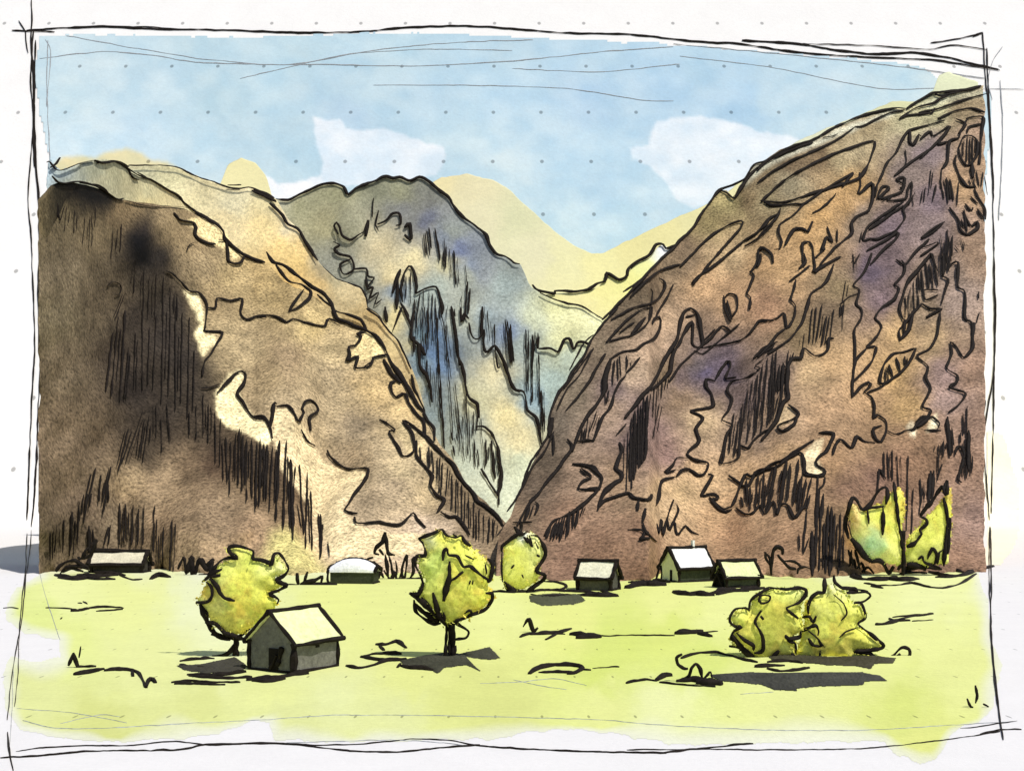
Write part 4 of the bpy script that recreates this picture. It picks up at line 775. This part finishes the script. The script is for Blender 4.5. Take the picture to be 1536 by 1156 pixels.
P.build('trunk', INK, r)

# middle tree
r, D = root_at('tree', 'tall yellow green tree with a bare black trunk alone in the middle of the meadow', 'tree', 673, 986)
o, pl = crown(r, pts("700,210 790,175 860,155 900,190 980,185 1040,250 1100,300 1160,345 1195,400 1190,470 1170,520 1195,580 1170,650 1100,700 1050,740 960,765 900,785 870,775 800,700 720,615 650,580 720,540 735,480 700,400 690,340 750,325 740,260", 470, 760, 4.447), D,
    ctrl("645,812,240,222,150 660,808,226,192,60 675,812,156,172,70 660,830,140,168,80 652,850,150,172,84 648,870,170,180,80 690,825,230,192,52 705,840,238,204,70 722,850,238,206,90 690,850,190,184,60 668,845,156,170,76 705,862,216,186,52 720,870,224,184,56 700,880,176,168,56 660,880,170,176,72 650,890,180,182,80 680,890,178,170,60 700,905,170,164,60 725,895,218,180,60 680,920,140,146,52 660,910,160,164,62 700,922,214,186,66 735,890,222,190,70"), seed=5, leaves=450)
P = Pen(pl, step=2.5, scale=0.95); P.many("""5.5:700,210 790,180 860,152 885,190 950,205 990,190 1010,230 1050,260; 5.5:700,212 735,250 745,322 690,328 680,390 710,440 730,520 700,580 650,575; 8:640,575 700,610 740,640 790,700 830,740; 9:670,640 720,690 780,730 840,770; 6:670,620 680,690 730,740 800,780 850,775; 7:890,790 850,740 825,680 800,570; 8:870,630 890,540 905,480 910,360;4:905,500 940,480 1000,430; 5:865,360 868,300 890,275 902,320 960,330 1000,400 1050,395 1110,450 1170,490; 6:1160,345 1190,370 1195,420 1180,490 1160,500; 4:1150,380 1155,450; 5:1150,572 1195,578 1190,620 1150,680 1060,720 1000,745 945,765 1010,810 1040,835 1020,870 945,880; 4:1010,710 1040,690 1060,710 1030,725; 3:1010,320 1075,350; 3:1040,520 1048,490; 3:1060,520 1068,490; 4:870,700 880,760; 4:930,180 960,200""", 470, 760, 4.447)
P.build('ink_twig', INK, r)
P = Pen(stand(D), step=2.5, flat=1); P.stroke(pts("885,700 890,800 885,900 880,1000", 470, 760, 4.447), 7, 0.9); P.stroke(pts("925,740 928,840 932,920 930,1015", 470, 760, 4.447), 9, 0.9); P.stroke(pts("905,770 908,900 905,1000", 470, 760, 4.447), 5, 0.9); P.stroke(pts("950,920 940,990", 470, 760, 4.447), 6); P.stroke(pts("890,800 830,730 790,690", 470, 760, 4.447), 7)
P.build('trunk', INK, r)

# small yellow tree left of the hut
r, D = root_at('small_tree', 'small orange yellow tree with white snowy top beside the grey hut', 'tree', 779, 888)
o, pl = crown(r, pts("60,260 130,190 150,165 260,165 300,195 345,280 345,330 300,390 330,440 290,500 220,550 150,560 80,550 50,470 55,350", 740, 760, 4.447), D,
    ctrl("782,797,246,244,220 800,808,214,196,120 770,815,236,186,80 780,825,232,178,66 795,820,226,196,110 805,835,210,180,110 770,840,222,186,70 785,850,220,192,84 800,860,222,198,90 775,868,206,190,80 790,875,200,190,82 760,850,214,196,90"), seed=9, leaves=220, leaf=0.18)
P = Pen(pl, step=2.5, scale=0.95); P.many("5:250,190 300,200 335,260 348,320 320,370 290,430 345,455 330,490 270,530 220,565; 4:55,300 60,260 110,220 160,205; 3.5:60,290 55,400 60,500; 5:70,500 150,560 230,560; 8:80,520 120,550 190,575; 6:140,130 180,190; 6:190,110 180,190 230,160; 5:200,200 240,240 225,200; 5:230,210 260,270 240,190; 4:280,230 300,280; 6:290,320 310,330; 4:120,410 140,385; 4:190,450 200,475; 5:95,225 150,190 200,170", 740, 760, 4.447)
P.build('ink_twig', INK, r)
P = Pen(stand(D), step=2.5, flat=1); P.stroke(pts("150,540 150,570", 740, 760, 4.447), 9, .9); P.stroke(pts("75,505 110,560 150,575", 740, 760, 4.447), 9); P.build('trunk', INK, r)

# two round bushes
DB = ground_y(984)
r = thing('bush', 'olive bush with curly black outline, the one crossed by dark stems on its left edge', 'bush', ((1145 - CX) / F * DB, DB, 0))
o, pl = crown(r, pts("150,300 200,238 285,232 300,165 360,122 440,97 560,97 660,97 690,112 665,175 640,235 650,300 665,380 600,420 600,470 610,560 480,570 370,590 250,540 190,480 160,430 195,360", 1060, 860, 4.518), DB,
    ctrl("1105,930,206,202,100 1120,910,186,184,84 1135,900,178,178,70 1160,890,172,178,74 1180,892,164,172,70 1190,885,196,204,130 1150,915,170,166,52 1170,905,190,172,60 1125,935,186,172,64 1140,950,140,146,44 1155,960,150,154,50 1180,925,176,172,60 1115,950,178,166,64 1170,970,206,184,72 1150,980,120,118,46 1185,960,190,180,64"), seed=12, leaves=360)
P = Pen(pl, step=2.5, scale=0.95); P.many("""5:290,252 268,232 200,237 160,285 158,330 200,360 235,358 185,392 165,440 195,465; 5.5:285,245 300,180 360,130 430,97 540,105 620,95 672,112 670,150 620,200 540,232 600,285 622,305; 4.5:350,192 370,145 430,150 420,188 370,200 350,170; 5:370,250 345,285 330,330 360,385 380,430 385,500 370,530 320,535; 5:385,310 365,285; 11:175,420 240,505 300,560 370,612; 6:150,490 220,500 300,545; 5:200,400 260,450 320,490 312,520; 7:380,592 430,575 490,520; 5.5:640,390 630,430 560,442 530,418 560,460 600,470 605,545; 6:575,540 600,560""", 1060, 860, 4.518)
P.build('ink_twig', INK, r)
P = Pen(stand(DB), step=2.5, flat=1); P.stroke(pts("330,560 350,600", 1060, 860, 4.518), 8); P.build('trunk', INK, r); P = Pen(stand(DB), step=2.5, flat=1); P.stroke(pts("590,540 595,600", 1060, 860, 4.518), 6); P.build('trunk', INK, r)
r = thing('bush', 'wide golden olive bush with a pointed tip and a black loop at its foot', 'bush', ((1245 - CX) / F * (DB + .5), DB + .5, 0))
o, pl = crown(r, pts("655,275 664,190 700,150 760,132 800,128 815,60 860,60 880,90 950,122 1000,200 1060,222 1078,290 1022,345 1120,420 1200,482 1170,515 1010,527 1130,550 1190,595 800,590 600,570 612,475 640,400 665,320", 1060, 860, 4.518), DB + .5,
    ctrl("1225,895,220,194,90 1235,910,232,200,86 1222,930,214,186,70 1250,900,186,180,66 1270,910,178,180,72 1285,925,176,178,70 1265,890,196,206,110 1250,872,222,232,150 1260,935,188,178,60 1235,950,206,182,64 1210,955,206,186,70 1280,950,180,174,56 1300,965,178,174,64 1250,970,186,168,52 1215,975,206,184,64 1290,975,150,148,56 1230,985,130,124,50 1310,970,176,178,80"), seed=15, leaves=420)
P = Pen(pl, step=2.5, scale=0.95); P.many("""6:620,300 620,350 650,382 700,360 740,350 760,390 752,420; 6:640,300 700,290 720,330 742,285; 6.5:690,275 690,205 715,155 760,128 795,128 800,80 800,30; 5:860,10 870,60 920,97 1000,100 1015,120 950,132; 5:1000,200 1045,200 1070,250 1075,300 1028,342 1090,392 1150,440 1200,485 1165,512 1005,527 1100,535 1160,580 1200,605; 5.5:1200,605 1260,560 1320,502 1370,512 1372,560 1310,595 1290,570 1310,540; 5:690,440 720,482 770,492 795,482; 5:770,520 768,560 785,590; 3:680,380 760,450 800,500; 2.2:860,140 930,200 950,270 910,320; 2.2:900,430 950,390 1010,370; 4:1000,132 1080,122 1110,150 1060,190 1000,200; 6:755,455 780,490; 8:620,330 640,310""", 1060, 860, 4.518)
P.build('ink_twig', INK, r)
P = Pen(stand(DB + .5), step=2.5, flat=1); P.stroke(pts("775,520 780,610", 1060, 860, 4.518), 6); P.stroke(pts("790,580 770,630 740,650", 1060, 860, 4.518), 6); P.build('trunk', INK, r)

# forked yellow tree under the right mountain
r, D = root_at('tree', 'forked yellow tree with a blue green patch at the foot of the purple brown mountain', 'tree', 1354, 863)
cc = ctrl("1290,765,196,160,110 1285,780,170,130,90 1300,775,226,186,56 1320,765,230,194,60 1335,745,206,172,60 1350,735,180,150,60 1350,760,206,174,56 1330,790,226,184,60 1310,800,150,184,140 1305,815,132,182,152 1320,825,140,180,140 1300,795,190,180,90 1340,810,186,196,84 1345,835,190,204,96 1325,845,196,206,110 1360,800,196,184,72 1370,820,176,180,70 1380,830,140,146,62 1395,800,176,182,70 1405,780,212,190,60 1415,755,224,184,52 1390,765,214,190,60 1412,820,206,200,90 1420,740,190,150,60 1380,790,196,190,80 1375,845,200,200,100"
)
o, pl1 = crown(r, pts("295,480 330,470 385,515 430,495 500,470 540,415 620,370 650,420 655,520 640,640 640,760 625,860 530,850 440,830 380,780 310,690", 1200, 640, 4.128), D, cc, seed=21, leaves=330, leaf=0.22)
o, pl2 = crown(r, pts("650,740 655,700 705,640 770,560 830,500 880,440 905,370 945,375 940,500 935,700 925,850 800,860 700,860 640,850", 1200, 640, 4.128), D + .6, cc, seed=23, leaves=280, leaf=0.22)
P = Pen(pl1, step=2.5, scale=0.95); P.many("5.5:300,690 282,610 300,510 325,437 350,452 385,512 430,482 490,392 530,372 542,412 535,480; 4:390,520 430,500 520,490; 6:515,500 512,670; 10:315,690 350,730 400,800 440,835; 7:440,835 490,828 520,850 550,905 580,862; 4:420,520 425,600;4:640,750 640,880; 7:600,470 612,600 625,680 632,750; 5:580,340 600,480; 4:300,600 320,680; 4:300,760 330,860; 4:340,760 370,880", 1200, 640, 4.128); P.build('ink_twig', INK, r)
P = Pen(pl2, step=2.5, scale=0.95); P.many("8:742,552 790,490 830,442 880,362; 6:742,552 778,570 785,600 742,640 755,662 710,720 660,742; 6:880,360 905,420 915,330; 6:890,440 912,560 902,720 890,860; 5:930,560 912,790; 5:790,820 820,750 850,800 835,850; 5:850,850 862,780 890,760; 10:660,850 720,855 780,880; 6:730,820 760,800 770,840 870,870; 8:680,880 740,870", 1200, 640, 4.128); P.build('ink_twig', INK, r)
P = Pen(stand(D - .5), step=2.5, flat=1); P.stroke(pts("632,640 640,740 642,830 636,920", 1200, 640, 4.128), 8, .9); P.stroke(pts("640,830 605,885", 1200, 640, 4.128), 7); P.build('trunk', INK, r)

# ------------------------------------------------------------------ dark scrub, conifers and weeds drawn in the meadow
def each_stroke(name, text, ox, oy, k, w, root, z):
    for t_ in text.split(';'):
        if t_.strip():
            Q = Pen(on_ground(z), step=3, flat=0.9, scale=1.3); Q.many(t_, ox, oy, k, w); Q.build(name, INK, root)
def scrub(name, label, cat, base, text, ox, oy, k, w=5, lie=None, group=None):
    px, py = base
    D = ground_y(py); Y = D
    P = Pen(stand(D), step=2.5, flat=0.8)
    P.many(text, ox, oy, k, w)
    r = thing(name, label, cat, ((px - CX) / F * D, D, 0), group)
    P.build('stem', INK, r)
    if lie:
        each_stroke('runner', lie, ox, oy, k, w, r, 0.06)
    return r
scrub('conifer', 'black pointed conifer beside the rounded white barn roof', 'conifer', (577, 868), "7:478,165 465,230 420,270 408,310 440,320; 7:478,170 490,250 500,310 545,322; 6:440,280 470,320; 7:400,365 450,420 380,430 440,460 400,470; 7:500,310 520,380 530,450; 6:430,400 470,470; 6:360,345 400,335; 6:480,320 500,460; 8:390,440 450,440; 5:470,420 510,480", 470, 760, 4.447)
scrub('reed_clump', 'row of thin black upright stems between the conifer and the tall yellow green tree', 'reeds', (616, 868), "5:500,470 520,490 545,430 555,490 600,500 590,420 625,315 620,400 610,490; 5:560,450 550,360; 6:640,480 668,430 662,350 690,330; 5:620,490 660,490 690,480; 5:672,480 700,495 730,470; 5:575,480 600,420", 470, 760, 4.447)
scrub('low_shrub', 'low black shrub left of the rounded white barn', 'shrub', (462, 877), "6:480,920 0,0" if False else "6:780,350 785,400 795,440; 5:850,340 830,400 810,440; 7:800,430 850,410 900,400 950,375 940,420; 7:800,440 900,430 1000,440 1050,440; 8:880,420 960,440; 7:990,330 985,400 1010,430; 5:700,440 790,450", 270, 780, 4.447)
scrub('hedge', 'spiky black hedge on the left of the round yellow green tree', 'hedge', (292, 862), "7:1280,545 1325,455 1340,570 1385,455 1385,575 1450,470 1480,520 1540,470; 6:1320,450 1330,500; 7:1430,620 1536,570", 0, 740, 4.8)
scrub('reed_clump', 'black curling reeds right of the pale green shed', 'reeds', (1178, 868), "6:645,960 690,1010 700,1140; 7:700,1130 710,1010 720,940 750,918 785,940 785,980; 6:750,980 790,1030 840,1080 890,1090; 5:800,1030 870,1030 920,1060 940,1090; 6:900,1130 910,1090 960,1075 1000,1090; 4:655,960 660,1010 690,1060", 1020, 640, 5.12)
scrub('weed', 'black bent weed with a ragged line at the left front of the meadow', 'weed', (108, 1001), "8:395,375 420,310; 6:420,300 440,360 455,390 500,380 555,380; 3:465,265 455,330", 0, 900, 3.84, lie="7:425,432 500,420 600,400; 5.5:600,408 680,405 750,405 800,425 830,480 840,510 850,470 875,458 895,478; 7:760,410 765,440")
scrub('weed', 'black hooked weed above the dark strip in front of the bushes', 'weed', (1045, 1022), "6:345,910 310,930 320,975 355,1000 378,1000; 6:350,1060 385,1045 400,1000 430,970 455,1000 465,1055; 6:480,1060 500,1040 520,1015 530,1060", 940, 760, 4.129, lie="5:0,1095 60,1080 130,1075 190,1080 ; 7:185,1080 230,1052 280,1045; 9:310,1085 400,1080 480,1090 560,1090; 12:430,1095 500,1100 590,1105; 3:200,1090 350,1105 550,1115; 4:340,940 440,910 560,908 660,930 740,955 810,965; 5:790,995 870,990 980,985 ; 5:870,1005 930,1020 1030,1020 1130,1000; 5:870,965 1000,960 1090,970")
scrub('weed', 'small black crooked weed above the long thin line of grass', 'weed', (794, 948), "6:200,800 225,755 240,750 255,800 270,830 300,805", 740, 760, 4.447)
scrub('weed', 'three short black grass blades at the right front edge of the meadow', 'weed', (1460, 1061), "6:1318,172 1330,200 1340,210; 4.5:1350,122 1356,160 1350,190; 8:1380,192 1400,202", 936, 980, 2.56)
def lying(name, label, cat, text, ox, oy, k, w=5):
    p = pts(text.split(';')[0].split(':')[-1], ox, oy, k)[0]
    D = ground_y(p[1]); r = thing(name, label, cat, ((p[0] - CX) / F * D, D, 0))
    each_stroke('blade_or_shade', text, ox, oy, k, w, r, 0.05)
    return r
lying('grass_line', 'thin black line of grass running right of the crooked weed in the meadow', 'grass line', "4:180,872 230,855 330,852 480,852; 6:250,855 350,850 430,845 520,815; 5:350,888 440,840; 9:510,855 600,860 660,865; 10:550,878 640,876 720,872; 2.2:660,862 800,862 950,858 1100,862 1210,862; 9:1210,850 1290,845 1400,842; 8:1370,850 1420,862 1455,870; 2.5:1390,842 1500,832", 740, 760, 4.447)
lying('grass_line', 'short black stroke of grass near the left edge of the meadow', 'grass line', "3:25,826 80,822 130,830; 2:330,825 520,830; 8:510,850 560,848 630,835; 4:620,832 750,822 850,822 890,828; 4:690,848 800,845 880,835; 3:560,790 590,795; 3:600,780 630,795; 3:435,905 445,895", 0, 740, 4.8)
lying('grass_ring', 'flat black loop of grass right of the tall yellow green tree', 'grass loop', "6.5:240,1115 290,1085 380,1065 480,1062 580,1068 590,1085 540,1115 490,1118; 5:300,1108 400,1105 500,1110 540,1112; 3:590,1090 650,1092; 2:660,1080 780,1072 840,1070", 740, 760, 4.447)
lying('grass_line', 'black slanting grass stroke near the right edge of the meadow behind the bushes', 'grass line', "8:1145,350 1220,345 1300,325; 6:1240,310 1290,325 1380,320; 3:1290,315 1400,295 1536,275; 2.2:1260,300 1400,285 1536,270; 2:1390,325 1536,315", 1060, 860, 4.518)
lying('ground_stroke', 'black scribbled strokes under the long barn with cream eaves', 'ground strokes', "7:400,560 430,520 480,490 540,490 600,510 700,540 800,555; 9:430,540 500,500; 6:400,590 450,600 540,610 640,605; 7:560,590 640,600 740,600 850,590; 6:420,610 540,625 620,615 720,622 830,620; 6:640,560 740,580 860,585; 4:860,590 960,625 1020,620; 8:1085,620 1130,600 1220,605; 6:800,570 900,590", 0, 740, 4.8)
lying('ground_stroke', 'black pointed shadow strokes left of the tall tree trunk in the meadow', 'ground strokes', "5:220,1065 300,1080 400,1060 480,1030 600,1020; 8:320,1005 400,1020 500,1030 620,1020; 6:330,1000 400,985 500,985 590,985; 7:580,1060 650,1080 740,1085 800,1092; 6:420,920 470,925 560,905 620,945; 5:440,930 470,960; 4:560,1075 580,1050", 470, 760, 4.447)  # the tall tree's shadow drawn as ink strokes
lying('ground_stroke', 'black brush strokes on the grass along the foot of the small dark barn', 'ground strokes', "6:0,945 100,930 230,925; 7:0,970 60,985 160,990; 6:50,1035 150,1040 300,1035 440,1015; 5:60,1040 200,1055 330,1060 480,1050; 3:-60,1085 60,1075 200,1085 400,1085; 8:440,1070 560,1065 680,1050 780,1030 860,1025; 6:480,1075 600,1080 700,1060; 5:-40,1095 100,1095 300,1100", 270, 780, 4.447)
lying('ground_stroke', 'black shade strokes on the grass below the grey hut and small yellow tree', 'ground strokes', "6:-20,572 60,570 140,575; 5:220,575 350,560 460,565 560,570 700,575; 9:560,590 660,595 740,600 830,600; 6:720,560 780,590 830,600; 5:250,585 340,605 440,600 540,590; 4:340,500 420,505 490,530 450,555 330,555; 4:350,475 430,468; 6:760,545 830,550", 740, 760, 4.447)  # shade at the hut's base, drawn in black ink
lying('ground_stroke', 'thick black shade strokes on the grass in front of the tall white gabled house', 'ground strokes', "10:890,545 950,530 1040,525 1150,525; 8:960,520 1050,510 1120,515; 6:1130,500 1200,490 1290,480; 7:1270,475 1300,485", 740, 760, 4.447)  # black ink standing for shade along the house's base
lying('ground_stroke', 'thick black strokes on the grass in front of the pale green shed', 'ground strokes', "9:295,530 350,545 450,550 540,550; 10:520,540 620,530 700,525; 8:700,520 780,515 850,505; 6:560,545 650,525 760,525", 940, 760, 4.129)
lying('ground_stroke', 'long black strokes on the grass under the forked yellow tree', 'ground strokes', "8:320,930 370,945 450,950 540,940; 10:420,950 500,955 600,930; 8:530,945 620,955 740,945; 8:620,915 700,905 780,910; 7:450,990 510,1000; 4:320,930 340,920 380,930; 4:400,970 500,985 620,980 700,970 800,995 900,1000 1000,970 1090,910; 7:880,890 950,890 1010,905; 6:800,900 900,925 1000,925 1090,890; 8:1040,905 1110,885 1195,865; 4:840,935 950,930 1060,905; 3:300,1025 340,1010 420,1020", 1200, 640, 4.128)

# cast shadows of bushes, trees and hut painted as low dark patches
def shade_patch(name, label, poly, c, h=0.16):
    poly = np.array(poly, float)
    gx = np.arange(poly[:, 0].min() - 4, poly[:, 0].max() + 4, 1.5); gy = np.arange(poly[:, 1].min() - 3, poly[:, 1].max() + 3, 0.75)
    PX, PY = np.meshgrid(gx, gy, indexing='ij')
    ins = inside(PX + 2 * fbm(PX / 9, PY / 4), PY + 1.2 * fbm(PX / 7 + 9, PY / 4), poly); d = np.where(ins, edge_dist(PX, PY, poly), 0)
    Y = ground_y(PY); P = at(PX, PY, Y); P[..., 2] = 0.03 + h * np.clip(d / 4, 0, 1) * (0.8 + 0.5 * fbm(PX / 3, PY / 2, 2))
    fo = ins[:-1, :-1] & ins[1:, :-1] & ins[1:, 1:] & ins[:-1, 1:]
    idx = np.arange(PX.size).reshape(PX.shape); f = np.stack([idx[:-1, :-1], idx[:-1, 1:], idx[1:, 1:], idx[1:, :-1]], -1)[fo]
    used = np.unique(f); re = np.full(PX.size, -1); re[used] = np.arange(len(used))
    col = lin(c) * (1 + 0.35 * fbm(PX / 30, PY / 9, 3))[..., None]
    o = mesh(name, P.reshape(-1, 3)[used], re[f], M_SHADE, cols=col.reshape(-1, 3)[used], kind='stuff'); o['label'] = label
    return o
M_SHADE = paint('grey_shade_wash', 3.0, 0.22)
shade_patch('painted_shade', 'long grey strip of painted shadow in front of the two round bushes', pts("1060,1012 1120,1008 1160,1009 1230,1008 1290,1008 1320,1013 1333,1022 1300,1022 1296,1028 1230,1030 1196,1033 1196,1037 1160,1035 1140,1027 1080,1022"), (66, 66, 60))
shade_patch('painted_shade', 'grey strip of painted shadow along the foot of the two round bushes', pts("1150,984 1180,980 1240,985 1310,983 1345,987 1340,995 1312,996 1308,1004 1280,999 1240,998 1200,994 1160,993"), (70, 67, 52))
shade_patch('painted_shade', 'grey oval of painted shadow in front of the grey hut', pts("792,893 830,889 870,891 880,901 860,907 815,909 794,903"), (80, 82, 62))
shade_patch('painted_shade', 'grey patch of painted shadow around the foot of the tall tree trunk', pts("600,990 640,982 672,978 690,980 735,970 752,988 730,990 700,985 716,1002 726,1010 700,998 668,1002 656,1012 640,1000 604,998"), (66, 66, 54))
shade_patch('painted_shade', 'grey patch of painted shadow between round tree and small dark barn', pts("262,998 300,996 330,990 352,985 366,994 372,1000 360,1008 310,1010 276,1006"), (68, 66, 58))

scrub('low_shrub', 'black scribbled scrub under the right lobe of the forked yellow tree', 'shrub', (1385, 860), "6:660,860 720,820 760,790 770,850 800,820 830,760 850,830 880,850; 7:640,880 720,860 800,870 880,880; 5:730,850 745,800 720,790; 5:780,860 815,800", 1200, 640, 4.128)
scrub('low_shrub', 'black scribbled scrub at the left foot of the forked yellow tree', 'shrub', (1300, 862), "7:440,840 490,830 520,850 545,905 580,860; 5:300,870 330,820 350,880 380,840 400,900; 5:380,900 420,870 460,910; 4:320,760 310,860", 1200, 640, 4.128)
scrub('low_shrub', 'black scribbled scrub between the grey hut and the tall white house', 'shrub', (966, 874), "5:1060,485 1160,490 1175,520 1140,555; 5:900,540 930,500 960,540 1000,490 1040,530 1080,480 1120,520; 7:900,545 1000,540 1150,530; 4:1085,480 1110,400", 740, 760, 4.447)
scrub('low_shrub', 'black scribbled scrub against the left end of the long barn with cream eaves', 'shrub', (118, 862), "7:400,560 430,520 480,490 540,480 580,510 640,530; 6:420,590 480,530 560,520 640,545; 8:560,460 580,475; 7:620,400 600,460 650,440 700,330; 5:450,570 520,540 600,560", 0, 740, 4.8)
